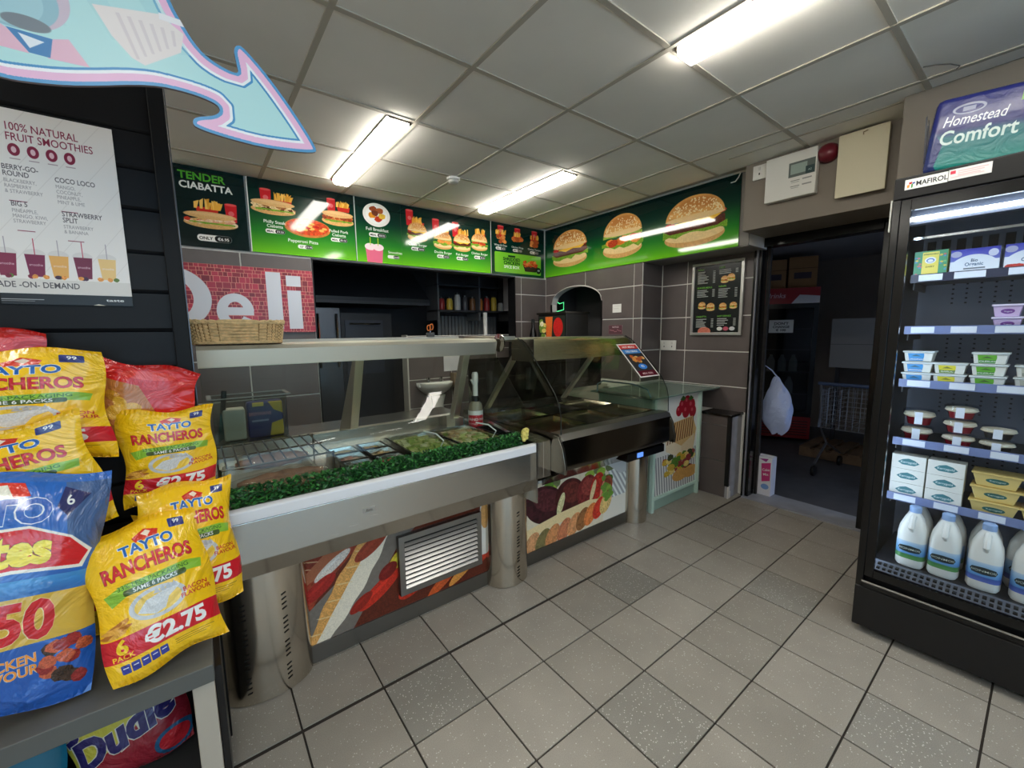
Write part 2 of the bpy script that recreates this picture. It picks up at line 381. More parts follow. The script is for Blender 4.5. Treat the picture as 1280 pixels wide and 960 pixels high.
# walls -----------------------------------------------------------
ZR = [.015+.3105*k for k in range(0, 9)]         # wall tile courses
def wtiles(parent, plane, c, a0, a1, z0, z1, joint, keep=None, T=.006, g=.0048):
    """600x300 tiles on a wall; plane 'y' faces -y at y=c, plane 'x' faces -x at x=c"""
    cuts = sorted({a0, a1}|{joint+.63*k for k in range(-12, 12) if a0+.02 < joint+.63*k < a1-.02})
    zc = sorted({z0, z1}|{z for z in ZR if z0+.02 < z < z1-.02})
    for p, q in zip(cuts, cuts[1:]):
        for r, s in zip(zc, zc[1:]):
            m = MB(); A, B, C, D = p+g, q-g, r+g, s-g
            if keep:
                n = max(2, int((B-A)/.02)); st = [A+(B-A)*k/n for k in range(n+1)]; hit = False
                for e, f in zip(st, st[1:]):
                    lo0, lo1 = max(C, keep(e)), max(C, keep(f))
                    if lo0 >= D and lo1 >= D: hit = True; continue
                    lo0, lo1 = min(lo0, D), min(lo1, D)
                    if lo0 > C or lo1 > C: hit = True
                    m.prism([(e, lo0), (f, lo1), (f, D), (e, D)], plane, c-T, c)
                if not hit: m = MB()
                elif not m.f: continue
            if not m.f: m.box(*((A, B, c-T, c) if plane == 'y' else (c-T, c, A, B)), C, D)
            m.build('tile', M_WT, parent)
wb = struct(MB().box(-2.6, .82, 3.80, 3.92, 0, H+.05).box(.82, 2.95, 3.80, 3.92, 2.07, H+.05).box(2.95, 3.52, 3.80, 3.92, 0, H+.05).build('wall_back', M_WG), 'grey tiled wall with pale joints behind the deli counter', 'wall')
wtiles(wb, 'y', 3.80, -.5, .82, .635, 2.07, .325); wtiles(wb, 'y', 3.80, 2.95, 3.42, .95, 2.07, 3.04)
MB().box(.82, .828, 3.79, 3.92, 0, 2.07).box(2.942, 2.95, 3.79, 3.92, 0, 2.07).box(.82, 2.95, 3.79, 3.92, 2.062, 2.072).build('opening_edge', M_BLACK, wb)
# right wall: arch wall, jog, menu wall
AY0, AY1, AZ, AT = 2.92, 3.69, 1.765, 1.945
def archz(y):
    if not (AY0 < y < AY1): return -9
    c, h = (AY0+AY1)/2, (AY1-AY0)/2; return AZ+(AT-AZ)*math.sqrt(max(0, 1-((y-c)/h)**2))
arc = [(AY0+(AY1-AY0)*k/24, archz(AY0+(AY1-AY0)*k/24) if 0 < k < 24 else AZ) for k in range(25)]
wr = MB().prism([(2.43, 0), (AY0, 0)]+arc+[(AY1, 0), (3.80, 0), (3.80, H+.05), (2.43, H+.05)], 'x', 3.42, 3.50)
wr.box(3.50, 3.84, 2.43, 2.51, 0, H+.05).box(3.74, 3.84, 1.55, 2.43, 0, H+.05).box(3.42, 3.74, 1.49, 2.43, 2.09, H+.05)
wr.box(3.74, 3.84, .70, 1.55, 2.13, H+.05).box(3.74, 3.84, -.6, .70, 0, H+.05)
wr = struct(wr.build('wall_right', M_WG), 'grey tiled side wall with an arched hatch and the menu frame', 'wall')
wtiles(wr, 'x', 3.42, 2.43, 3.792, .95, 2.09, 2.525, keep=lambda y: archz(y)+.012 if AY0-.012 < y < AY1+.012 else -9)
wtiles(wr, 'y', 2.43, 3.42, 3.732, .95, 2.09, 3.95); wtiles(wr, 'x', 3.74, 1.56, 2.422, .73, 2.09, 2.16)
MB().box(3.41, 3.42, 1.49, 1.575, 2.09, H).box(3.42, 3.74, 1.49, 2.43, 2.082, 2.09).build('painted_soffit', mat('grey_paint', (122, 118, 112), .5), wr)
m = MB(); wv = [(AY0+(AY1-AY0)*k/30) for k in range(31)]
for p, q in zip(wv, wv[1:]):
    zp, zq = (AZ if p <= AY0 else archz(p)), (AZ if q >= AY1-1e-6 else archz(q))
    m.prism([(p, zp), (q, zq), (q, zq+.005), (p, zp+.005)], 'x', 3.411, 3.421)
m.build('arch_edge', mat('white_trim', (215, 212, 205), .5), wr)
MB().box(3.405, 3.43, AY0-.008, AY0, .95, AZ).box(3.405, 3.43, AY1, AY1+.008, .95, AZ).build('hatch_edge', M_BLACK, wr)
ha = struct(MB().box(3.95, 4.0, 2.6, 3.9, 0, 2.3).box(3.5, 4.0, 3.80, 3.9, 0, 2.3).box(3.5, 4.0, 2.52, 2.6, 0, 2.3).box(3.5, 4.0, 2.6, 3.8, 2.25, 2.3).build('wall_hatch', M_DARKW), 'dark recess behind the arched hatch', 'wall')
# bulkhead over the door and the boxed column behind the fridge
struct(MB().box(3.30, 3.74, .59, 1.49, 2.17, H+.05).build('wall_bulkhead', M_PAINT, bevel=.004), 'taupe painted bulkhead above the dark doorway', 'wall')
struct(MB().box(3.02, 3.72, -3.5, .59, 0, H+.05).build('wall_column', M_PAINT), 'taupe painted boxed wall behind the tall fridge', 'wall')
struct(MB().box(-2.7, -2.6, -3.5, 3.9, 0, H+.05).build('wall_left', M_PLASTER), 'plain far side wall of the shop', 'wall')
wf = MB().box(-2.6, 3.02, -3.6, -3.5, 0, .5).box(-2.6, 3.02, -3.6, -3.5, 2.25, H+.05).box(-2.6, -1.6, -3.6, -3.5, .5, 2.25).box(2.3, 3.02, -3.6, -3.5, .5, 2.25).box(.3, .4, -3.6, -3.5, .5, 2.25)
struct(wf.build('wall_front', M_PLASTER), 'shop front wall with a wide window behind the viewer', 'wall')
struct(MB().box(-1.6, .3, -3.56, -3.555, .5, 2.25).box(.4, 2.3, -3.56, -3.555, .5, 2.25).build('window_1', glass_mat('window_glass')), 'clear shop window behind the viewer', 'window')
# black door frame, step, pier
d1 = struct(MB().box(3.69, 3.80, 1.50, 1.56, 0, 2.17).box(3.69, 3.80, .69, .76, 0, 2.17).box(3.69, 3.80, .76, 1.50, 2.10, 2.17).build('door_1', M_BLACKG, bevel=.004), 'black painted frame of the open doorway', 'door')
MB().box(3.672, 3.69, 1.525, 1.535, 0, 2.12).build('edge_bead', mat('worn_edge', (120, 120, 128), .3), d1)
MB().box(3.80, 3.83, 1.478, 1.50, .1, 2.1).box(3.80, 3.83, 1.478, 1.50, 0, .1).build('door_stop', mat('chipped_black', (40, 38, 38), .5, noise=(30, .6)), d1)
MB().box(3.66, 3.92, .70, 1.54, -.02, .012).build('threshold', mat('grey_sill', (150, 152, 160), .45, noise=(9, .12)), d1)
MB().box(3.70, 3.80, .64, 1.6, 2.17, 2.19).build('head_trim', M_BLACK, d1)
pr = struct(MB().box(3.538, 3.735, 1.60, 1.85, 0, .715).build('pier_base', mat('pier_plaster', (172, 172, 178), .6, noise=(14, .1))), 'low tiled pier with a black ledge beside the door frame', 'wall')
for z0, z1 in ((.006, .318), (.322, .632), (.636, .712)): MB().box(3.53, 3.538, 1.625, 1.85, z0, z1).build('tile', M_WT, pr)
MB().box(3.515, 3.735, 1.588, 1.86, .715, .735).build('ledge', M_BLACKG, pr, bevel=.003)
MB().box(3.522, 3.54, 1.592, 1.625, .11, .715).build('corner_trim', M_BLACK, pr)
MB().box(3.53, 3.56, 1.592, 1.60, .0, .11).box(3.56, 3.58, 1.594, 1.60, .0, .06).build('chipped_paint', mat('chip_white', (235, 234, 232), .7), pr)
# store room behind the doorway
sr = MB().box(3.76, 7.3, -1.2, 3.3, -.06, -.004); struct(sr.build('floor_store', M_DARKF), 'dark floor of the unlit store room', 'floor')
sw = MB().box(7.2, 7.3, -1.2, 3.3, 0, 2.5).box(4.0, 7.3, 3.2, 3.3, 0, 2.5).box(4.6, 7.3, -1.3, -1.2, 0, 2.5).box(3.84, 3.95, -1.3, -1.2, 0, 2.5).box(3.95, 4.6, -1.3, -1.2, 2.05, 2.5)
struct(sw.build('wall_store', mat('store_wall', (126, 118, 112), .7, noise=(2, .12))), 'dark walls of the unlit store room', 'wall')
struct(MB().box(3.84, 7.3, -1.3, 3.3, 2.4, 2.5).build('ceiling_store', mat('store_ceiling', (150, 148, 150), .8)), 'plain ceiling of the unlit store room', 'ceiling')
# kitchen
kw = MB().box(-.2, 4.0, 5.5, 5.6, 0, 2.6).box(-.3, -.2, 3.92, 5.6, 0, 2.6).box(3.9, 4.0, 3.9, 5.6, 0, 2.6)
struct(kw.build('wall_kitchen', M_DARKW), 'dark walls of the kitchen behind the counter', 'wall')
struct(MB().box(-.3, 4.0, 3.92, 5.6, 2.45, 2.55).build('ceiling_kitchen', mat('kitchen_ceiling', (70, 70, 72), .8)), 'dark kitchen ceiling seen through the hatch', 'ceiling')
hw = struct(MB().box(1.78, 3.42, 4.16, 4.26, 0, 1.42).build('wall_half', M_WG), 'low tiled kitchen wall that carries the sink', 'wall')
wtiles(hw, 'y', 4.16, 1.78, 3.42, .325, 1.42, 2.3)
# ------------------------------------------------------------------ food drawing for printed boards
def blob(c, cx, cy, w, h, col, n=9, ns=.25):
    P = [(cx+w*math.cos(a)*random.uniform(.8, 1.1), cy+h*math.sin(a)*random.uniform(.8, 1.1)) for a in [2*PI*k/n for k in range(n)]]
    return c.poly(P, col, ns=ns)
def lettuce(c, x0, x1, y, h, col=(120, 165, 50)):
    n = 9; up = [(x0+(x1-x0)*k/n, y-h*random.uniform(.3, .6)) for k in range(n+1)]; dn = [(x1-(x1-x0)*k/n, y+h*random.uniform(.2, 1.0)) for k in range(n+1)]
    c.poly(up+dn, col, ns=.35, cell=3)
def burger(c, cx, cy, w, style=0, h=None):
    """burger seen from the side, w wide, centred"""
    h = h or w*.86; bun = (222, 160, 88)
    c.ell(cx, cy+h*.30, w*.47, h*.19, (214, 166, 104), ns=.10); c.ell(cx, cy+h*.26, w*.46, h*.13, (238, 208, 150), ns=.06)
    lettuce(c, cx-w*.5, cx+w*.5, cy+h*.17, h*.13)
    if style == 1:
        for k in range(7): blob(c, cx+random.uniform(-.36, .36)*w, cy+h*random.uniform(.02, .14), w*.14, h*.09, random.choice(((226, 120, 48), (238, 150, 70), (190, 70, 40))))
    else:
        c.poly([(cx-w*.46, cy+h*.03), (cx+w*.46, cy-h*.02), (cx+w*.47, cy+h*.11), (cx+w*.36, cy+h*.17), (cx-w*.38, cy+h*.19), (cx-w*.48, cy+h*.12)], (88, 44, 30), ns=.5, cell=3)
        c.poly([(cx-w*.40, cy+h*.0), (cx+w*.44, cy-h*.05), (cx+w*.30, cy+h*.05), (cx+w*.1, cy+h*.02), (cx-w*.1, cy+h*.08), (cx-w*.25, cy+h*.03)], (250, 196, 60), ns=.06)
        blob(c, cx-w*.38, cy-h*.0, w*.09, h*.05, (190, 40, 36)); blob(c, cx+w*.40, cy-h*.08, w*.08, h*.06, (180, 44, 36))
        c.poly([(cx-w*.36, cy-h*.02), (cx+w*.42, cy-h*.07), (cx+w*.42, cy-h*.12), (cx-w*.36, cy-h*.07)], (232, 196, 160), ns=.1)
    lettuce(c, cx-w*.47, cx+w*.47, cy-h*.02 if style else cy-h*.10, h*.05, (150, 180, 70)) if style else None
    c.ell(cx, cy-h*.06, w*.46, h*.42, bun, clip='top', ns=.10, soft=2); c.ell(cx, cy-h*.07, w*.46, h*.06, (240, 206, 150), ns=.05)
    c.ell(cx+w*.02, cy-h*.30, w*.30, h*.13, (196, 122, 62), al=.7, soft=8); c.ell(cx-w*.1, cy-h*.18, w*.30, h*.09, (238, 190, 122), al=.35, soft=8)
    for k in range(int(40+w*.25)):
        a = random.uniform(-1, 1); b = random.uniform(.15, .95)*math.sqrt(1-a*a)
        c.ell(cx+a*w*.42, cy-h*.08-b*h*.36, w*.012+.5, w*.008+.5, (248, 226, 176), ang=random.uniform(0, 180))
def fries(c, cx, cy, w, h):
    c.poly([(cx-w*.4, cy), (cx+w*.4, cy), (cx+w*.33, cy+h*.45), (cx-w*.33, cy+h*.45)], (205, 50, 40))
    for k in range(13):
        x = cx+random.uniform(-.42, .42)*w; c.poly([(x-w*.05, cy+h*.1), (x+w*.05, cy+h*.1), (x+w*.06+random.uniform(-.1, .1)*w, cy-h*random.uniform(.2, .5)), (x-w*.04, cy-h*random.uniform(.2, .5))], random.choice(((240, 178, 70), (224, 156, 52), (250, 200, 100))))
def cup(c, cx, cy, w, h):
    c.poly([(cx-w*.5, cy-h*.5), (cx+w*.5, cy-h*.5), (cx+w*.42, cy+h*.5), (cx-w*.42, cy+h*.5)], (206, 36, 44)); c.ell(cx, cy-h*.5, w*.5, h*.07, (232, 90, 90)); c.ell(cx, cy, w*.24, w*.24, (235, 150, 150), al=.6)
def sub(c, cx, cy, w, h, fill=((90, 50, 34), (150, 90, 50), (230, 200, 150))):
    c.ell(cx, cy+h*.18, w*.5, h*.26, (216, 168, 106), ns=.12)
    for k in range(26): blob(c, cx+random.uniform(-.45, .45)*w, cy+random.uniform(-.08, .16)*h, w*.07, h*.1, random.choice(fill))
    lettuce(c, cx-w*.4, cx+w*.45, cy+h*.16, h*.08)
    c.ell(cx, cy-h*.22, w*.49, h*.19, (222, 176, 116), ns=.10); c.ell(cx, cy-h*.28, w*.40, h*.08, (240, 204, 150), al=.5, soft=5)
def pill(c, cx, cy, w, h, a, b):
    c.rrect(cx-w/2, cy-h/2, cx+w/2, cy+h/2, h*.45, (240, 240, 236)); c.rrect(cx, cy-h/2+1, cx+w/2-1, cy+h/2-1, h*.4, (20, 22, 22))
    c.text(cx-w*.25, cy+h*.25, a, h*.45, (20, 20, 20), .02, 'c'); c.text(cx+w*.25, cy+h*.25, b, h*.45, (240, 240, 240), .02, 'c')
GRAD = [(0, (4, 28, 30)), (.35, (8, 50, 38)), (.70, (40, 124, 42)), (1, (112, 196, 36))]
W_ = (238, 240, 236)

# ------------------------------------------------------------------ menu boards on the back wall
def board(name, cv, w, h, loc, rz, label, cat, rough=.07, edge=None, th=.015, coat=0.0, group=None, rot=None):
    """flat printed board, lower left corner at loc as seen from its front"""
    o = MB().panel(0, w, 0, h, -th, 0).build(name, [edge or M_BLACK, pmat(name+'_print_%d' % len(MATS), cv, rough, coat)], loc=loc, rz=rz, rot=rot)
    return tag(o, label, cat, group)
MENU = 'menu boards above the deli counter'
c = Cv(360, 480).vgrad([(0, (6, 34, 36)), (1, (5, 26, 26))]); c.text(20, 78, 'TENDER', 44, (84, 170, 52), .03); c.text(20, 132, 'CIABATTA', 40, W_, .03)
fries(c, 150, 235, 150, 110); cup(c, 275, 255, 66, 110); sub(c, 165, 310, 280, 120, ((236, 196, 160), (222, 160, 130), (240, 210, 180), (200, 60, 40))); pill(c, 175, 422, 180, 40, 'ONLY', '€6.95')
board('menu_board', c, .410, .545, (-.02, 3.795, 2.082), 0, 'dark green menu board headed TENDER CIABATTA with a filled roll', 'menu board', group=MENU)
c = Cv(640, 460).vgrad(GRAD); c.rect(0, 0, 6, 460, (226, 228, 226))
cup(c, 100, 110, 62, 100); fries(c, 200, 110, 120, 90); sub(c, 140, 165, 250, 110)
c.ell(335, 270, 140, 62, (196, 120, 60), ns=.15); c.ell(335, 264, 128, 53, (206, 74, 38), ns=.3)
for k in range(26): a = random.uniform(0, 6.3); r = random.uniform(0, .9); c.ell(335+118*r*math.cos(a), 264+46*r*math.sin(a), 16, 8, random.choice(((180, 36, 30), (236, 180, 90), (226, 120, 60))), ns=.2)
cup(c, 490, 95, 56, 90); fries(c, 570, 90, 110, 80); sub(c, 530, 175, 210, 120, ((170, 80, 40), (200, 110, 60), (140, 60, 34)))
c.text(140, 268, 'Philly Steak', 19, W_, .015, 'c'); c.text(140, 294, 'Ciabatta', 19, W_, .015, 'c'); pill(c, 140, 318, 110, 26, 'MEAL', '€9.50')
c.text(300, 372, 'Pepperoni Pizza', 20, W_, .015, 'c'); pill(c, 310, 398, 90, 26, '12"', '€9.95')
c.text(530, 275, 'Pulled Pork', 19, W_, .015, 'c'); c.text(530, 301, 'Ciabatta', 19, W_, .015, 'c'); pill(c, 530, 325, 110, 26, 'MEAL', '€9.50')
board('menu_board', c, .782, .545, (.402, 3.795, 2.082), 0, 'green menu board with a pepperoni pizza between two filled rolls', 'menu board', group=MENU)
c = Cv(300, 400).vgrad(GRAD); c.rect(0, 0, 5, 400, (200, 206, 200))
c.ell(140, 95, 88, 74, (236, 234, 228)); c.ell(140, 95, 70, 58, (246, 244, 240))
for x, y, q in ((120, 60, (150, 70, 40)), (160, 66, (170, 90, 50)), (110, 100, (236, 150, 40)), (150, 120, (200, 60, 34)), (175, 100, (240, 190, 70)), (130, 84, (120, 60, 40))): blob(c, x, y, 26, 20, q)
c.text(140, 196, 'Full Breakfast', 19, W_, .015, 'c'); pill(c, 140, 222, 110, 26, 'MEAL', '€8.95')
for x in (90, 140): c.poly([(x-32, 300), (x+32, 300), (x+24, 399), (x-24, 399)], (226, 110, 140)); c.ell(x, 300, 36, 22, (246, 220, 226)); c.rect(x-2, 240, x+3, 290, (180, 200, 60))
c.text(205, 330, 'Smoothies', 16, W_, .015, 'l'); pill(c, 240, 352, 80, 22, '', '€4.50')
board('menu_board', c, .418, .545, (1.188, 3.795, 2.082), 0, 'narrow green menu board with a breakfast plate and pink smoothies', 'menu board', group=MENU)
c = Cv(800, 440).vgrad(GRAD)
for k, (x, y, n) in enumerate(((130, 180, 'Classic Burger'), (345, 215, 'Double Burger'), (520, 215, 'Fish Burger'), (690, 190, 'Chicken Burger'))):
    cup(c, x-60, y-95, 60, 110) if k != 3 else None; fries(c, x+10, y-70, 120, 90); burger(c, x, y, 170, style=k % 2)
    c.text(x, y+105, n, 18, W_, .012, 'c'); pill(c, x, y+128, 110, 26, 'MEAL', '€%s.50' % (8, 9, 8, 9)[k])
board('menu_board', c, 1.0, .545, (1.607, 3.795, 2.082), 0, 'wide green menu board with a row of four burgers and chips', 'menu board', group=MENU)
c = Cv(460, 340).vgrad([(0, (6, 34, 34)), (1, (10, 60, 40))]); c.rect(0, 0, 4, 340, (226, 228, 226))
for k, x in enumerate((80, 220, 370)):
    cup(c, x, 50, 50, 60); fries(c, x, 70, 90, 60)
    for q in range(9): blob(c, x+random.uniform(-38, 38), 105+random.uniform(-18, 18), 18, 14, random.choice(((206, 110, 50), (224, 140, 70), (170, 80, 40))))
    c.text(x, 152, ('Wings & Chips', 'Chicken Wrap', 'Chicken Tenders')[k], 12, W_, .01, 'c'); pill(c, x, 168, 80, 18, 'MEAL', '€9.50')
c.rrect(30, 190, 430, 325, 8, (112, 188, 48)); c.rect(140, 206, 200, 218, (10, 50, 30)); c.text(170, 242, 'SHREDDED', 20, (8, 50, 30), .03, 'c'); c.text(170, 268, 'CHICKEN', 22, (8, 50, 30), .03, 'c'); c.text(170, 294, 'SPICE BOX', 19, W_, .02, 'c')
c.poly([(270, 265), (400, 265), (385, 305), (285, 305)], (30, 30, 30))
for k in range(30): blob(c, 335+random.uniform(-60, 60), 252+random.uniform(-22, 16), 14, 10, random.choice(((206, 90, 40), (226, 130, 70), (180, 60, 30))))
c.ell(408, 292, 22, 22, (20, 24, 24)); c.text(408, 297, '€8', 12, W_, .01, 'c')
board('menu_board', c, .765, .545, (2.612, 3.795, 2.082), 0, 'dark green menu board with wings above a SHREDDED CHICKEN panel', 'menu board', group=MENU)
c = Cv(1400, 350).vgrad(GRAD); burger(c, 252, 168, 350, 0, 262); burger(c, 702, 166, 312, 1, 276); burger(c, 1165, 176, 355, 0, 276)
o = board('burger_sign', c, 2.225, .540, (3.418, 3.787, 2.088), FACE_R, 'long green sign with three large burgers along the side wall', 'sign', rough=.045)
# Deli sign
c = Cv(682, 317, (226, 150, 130)); rnd = random.Random(3); y = 0
while y < 317:
    hh = rnd.choice((16, 20, 28)); x = -rnd.randint(0, 30)
    while x < 682:
        ww = rnd.choice((12, 18, 26, 34)); q = rnd.uniform(.75, 1.15); c.rect(x+1, y+1, x+ww-1, y+hh-1, (164*q, 44*q, 66*q)); x += ww
    y += hh
LC = (214, 218, 230); ee = [(330+76*math.cos(a), 216+86*math.sin(a)) for a in [math.radians(28+k*331/40) for k in range(41)]]; ei = [(330+34*math.cos(a), 216+46*math.sin(a)) for a in [math.radians(359-k*331/40) for k in range(41)]]
dd_ = [(30, 20), (90, 20)]+[(90+150*math.cos(a), 160+140*math.sin(a)) for a in [math.radians(-90+k*6) for k in range(31)]]+[(30, 300)]
di_ = [(90, 70)]+[(90+82*math.cos(a), 160+90*math.sin(a)) for a in [math.radians(-90+k*6) for k in range(31)]]
c.poly(dd_+[(30, 20), (90, 70)]+di_[::-1]+[(90, 70), (30, 20)], LC); c.poly(ee+ei, LC); c.rect(270, 196, 404, 234, LC); c.rect(466, 18, 532, 300, LC); c.rect(558, 104, 622, 300, LC); c.rect(556, 30, 624, 84, LC)
board('deli_sign', c, 1.065, .495, (-.25, 3.79, 1.470), 0, 'red brick patterned sign with white letters reading Deli', 'sign', rough=.3)

# ------------------------------------------------------------------ cold serve-over counter
M_WLIP = mat('white_enamel', (228, 230, 236), .25); M_GRAPH = mat('slot_black', (10, 10, 10), .6)
M_GLASS = glass_mat('counter_glass', (246, 249, 246), .6); M_GLASSD = glass_mat('counter_glass_tinted', (243, 245, 240), 1.0)
M_DKSTEEL = steel('steel_dark', (124, 120, 114), .14, axis=0, scratch=.08); M_HOOD = steel('steel_hood', (224, 222, 208), .34, axis=0)
def neg(t): return tuple(-q for q in t.location)
M_FOOT = steel('steel_foot', (204, 198, 186), .16, axis=2, scratch=.06)
def foot(parent, x0, x1, yb, yf, z1, slots, side=None):
    c, w = (x0+x1)/2, (x1-x0)/2; P = [(c-w*math.cos(PI*k/20), yb-(yb-yf)*math.sin(PI*k/20)**.8) for k in range(21)]
    f = MB().prism(P, 'z', .004, z1).build('support_foot', M_FOOT, parent, loc=neg(parent), smooth=True)
    m = MB()
    for a, s0, s1, n in slots:
        px, py = c-w*math.cos(PI*a), yb-(yb-yf)*math.sin(PI*a)**.8; t2 = (w*math.sin(PI*a), -(yb-yf)*math.cos(PI*a)); L = math.hypot(*t2); tx, ty = t2[0]/L, t2[1]/L
        for k in range(n):
            if k % 5 == 4: continue
            z = s0+(s1-s0)*k/n; dx = .009
            m.add([(px-tx*dx+ty*.0015, py-ty*dx-tx*.0015, z), (px+tx*dx+ty*.0015, py+ty*dx-tx*.0015, z+.006), (px+tx*dx+ty*.0015, py+ty*dx-tx*.0015, z+.011), (px-tx*dx+ty*.0015, py-ty*dx-tx*.0015, z+.005)], [(0, 1, 2, 3)])
    m.build('vent_slots', M_GRAPH, f)['kind'] = 'stuff'
    return f
dc = thing('deli_counter', 'stainless steel cold deli counter with bread picture panel and slatted vent', 'counter', (.72, 1.9, 0))
L0 = neg(dc)
MB().box(.0, 1.445, 1.90, 2.66, .0, .79).build('cabinet_body', M_STEEL, dc, loc=L0)
MB().box(.27, 1.26, 1.862, 1.90, .004, .086).build('kick_plate', steel('steel_kick', (130, 129, 126), .3), dc, loc=L0)
c = Cv(960, 430, (96, 40, 26)).grain(.2, 6)
c.poly([(0, 0), (330, 0), (90, 200), (0, 330)], (150, 60, 40), ns=.3, cell=8); c.poly([(0, 430), (0, 300), (420, 0), (620, 0), (430, 120), (200, 430)], (120, 112, 104), ns=.06, cell=12)
def loaf(x0, y0, x1, y1, w, a=(238, 226, 204), b=(206, 140, 70), e=(160, 96, 44)):
    d = math.hypot(x1-x0, y1-y0); nx, ny = -(y1-y0)/d, (x1-x0)/d; up, lo, mid = [], [], []
    for k in range(25):
        t = k/24; q = w*math.sin(PI*min(1, max(0, t*.94+.03)))**.55*(1+.06*math.sin(t*30)); x, y = x0+(x1-x0)*t, y0+(y1-y0)*t
        up.append((x+nx*q, y+ny*q)); lo.append((x-nx*q, y-ny*q)); mid.append((x-nx*q*.15, y-ny*q*.15))
    c.poly(up+lo[::-1], e, ns=.1); c.poly(up+mid[::-1], a, ns=.08); c.poly(mid+[(x+(u[0]-x)*.0, y) for (x, y), u in zip(lo[::-1], up[::-1])], b, ns=.2, cell=5)
    for k in range(1, 9):
        t = k/9; x, y = x0+(x1-x0)*t, y0+(y1-y0)*t; c.poly([(x-nx*w*.7-20, y-ny*w*.7), (x+nx*w*.15, y+ny*w*.15-24), (x+nx*w*.15+9, y+ny*w*.15-18), (x-nx*w*.7-8, y-ny*w*.7+8)], (240, 214, 160), al=.7)
loaf(-30, 170, 250, -40, 52, (170, 100, 70), (130, 50, 34)); loaf(20, 470, 410, -60, 66, (238, 228, 208), (222, 164, 92), (176, 108, 48))
for x, y, w, h, q in ((330, 300, 120, 34, (196, 50, 34)), (520, 320, 120, 50, (206, 56, 34)), (430, 190, 60, 34, (214, 190, 60)), (370, 230, 50, 30, (120, 30, 26)), (130, 120, 90, 22, (226, 216, 206)), (70, 200, 80, 30, (166, 40, 34)), (300, 90, 90, 30, (150, 60, 40)), (660, 380, 110, 26, (206, 90, 44)), (790, 360, 120, 26, (226, 150, 70)), (900, 330, 60, 30, (190, 60, 40)), (240, 330, 60, 24, (150, 40, 30)), (560, 230, 60, 40, (190, 44, 34))):
    c.ell(x, y, w, h, q, ang=-32, ns=.2); c.ell(x-5, y-6, w*.5, h*.25, [min(255, v*1.3) for v in q], ang=-32, al=.5, soft=4)
c.rect(890, 0, 960, 330, (226, 222, 214)); c.ell(920, 120, 30, 70, (214, 160, 96), ns=.1)
MB().panel(.27, 1.26, .086, .558, 1.868, 1.90).build('bread_picture_panel', [M_STEEL, pmat('bread_print', c, .25)], dc, loc=L0)
v = MB().box(.70, 1.175, 1.846, 1.852, .163, .468).build('vent_grille', M_GRAPH, dc, loc=L0)
m = MB(); f_ = .028
m.box(.70, 1.175, 1.838, 1.868, .468-f_, .468).box(.70, 1.175, 1.838, 1.868, .163, .163+f_).box(.70, .70+f_, 1.838, 1.868, .163+f_, .468-f_).box(1.175-f_, 1.175, 1.838, 1.868, .163+f_, .468-f_).build('vent_frame', steel('steel_frame', (150, 149, 146), .35), v)
sl = MB().prism([(1.838, .0), (1.840, -.001), (1.852, .0085), (1.850, .0115)], 'x', .728, 1.147).mesh('slat', steel('steel_slat', (176, 176, 176), .35))
for k in range(10): put('slat', sl, v, (0, -.004, .196+k*.0245))
foot(dc, -.03, .30, 1.90, 1.775, .558, [(.62, .05, .46, 20), (.34, .05, .46, 20)]); foot(dc, 1.22, 1.50, 1.90, 1.755, .558, [(.52, .05, .45, 22), (.80, .06, .28, 10)])
MB().prism([(1.701, .628), (1.722, .560), (1.87, .560), (1.87, .78), (1.72, .78)], 'x', -.01, 1.44).build('sloped_underside', steel('steel_under', (178, 174, 166), .10, axis=0, scratch=.05), dc, loc=L0)
ap = MB().prism([(1.70, .628), (1.70, .782), (1.72, .80), (1.74, .80), (1.74, .628)], 'x', -.01, 1.44).build('front_apron', M_STEEL, dc, loc=L0, bevel=.003)
# small etched maker's mark
c = Cv(120, 60, (150, 148, 142)); c.text(60, 40, 'Euro', 22, (70, 64, 58), .03, 'c', shear=.2); c.rect(20, 44, 95, 48, (80, 74, 68))
MB().panel(.50, .552, .70, .722, 1.6985, 1.70, 0, 1).build('maker_badge', [M_STEEL, pmat('badge_print', c, .3)], dc, loc=L0)
MB().prism([(1.676, .792), (1.676, .832), (1.684, .838), (1.712, .838), (1.712, .80), (1.70, .792)], 'x', -.01, 1.44).build('front_lip', M_WLIP, dc, loc=L0, bevel=.003)
MB().box(0, 1.44, 1.712, 2.50, .79, .815).build('display_deck', M_STEEL, dc, loc=L0)
MB().prism([(2.50, .80), (2.505, .885), (2.515, .895), (2.78, .895), (2.78, .80)], 'x', 0, 1.44).build('rear_ledge', M_STEEL, dc, loc=L0)
MB().box(1.437, 1.447, 1.675, 1.86, .50, .845).build('end_plate', steel('steel_end', (190, 188, 184), .2, axis=2), dc, loc=L0)
hd = MB().prism([(2.052, 1.320), (2.036, 1.392), (2.05, 1.408), (2.13, 1.412), (2.50, 1.412), (2.50, 1.398), (2.15, 1.392), (2.075, 1.322)], 'x', 0, 1.44).build('hood', M_HOOD, dc, loc=L0, smooth=True)
MB().box(0, 1.40, 2.42, 2.50, 1.412, 1.425).build('hood_rim', mat('pale_rim', (222, 220, 210), .35), hd)
MB().lathe([(.03, 0), (.055, .004), (.055, .012), (.03, .016)], seg=24).build('end_disc', MATS['steel_under'], hd, loc=(1.455, 2.045, 1.385), rot=(0, PI/2, 0))
gp = [(2.050, 1.324), (1.775, 1.044), (1.764, 1.0), (1.762, .818)]
def pane(parent, prof, x0, x1, name, m, th=.004):
    P = prof+[(y+th, z) for y, z in prof[::-1]]; return MB().prism(P, 'x', x0, x1).build(name, m, parent, loc=neg(parent), smooth=True)
pane(dc, gp, .004, 1.436, 'front_glass', M_GLASS)
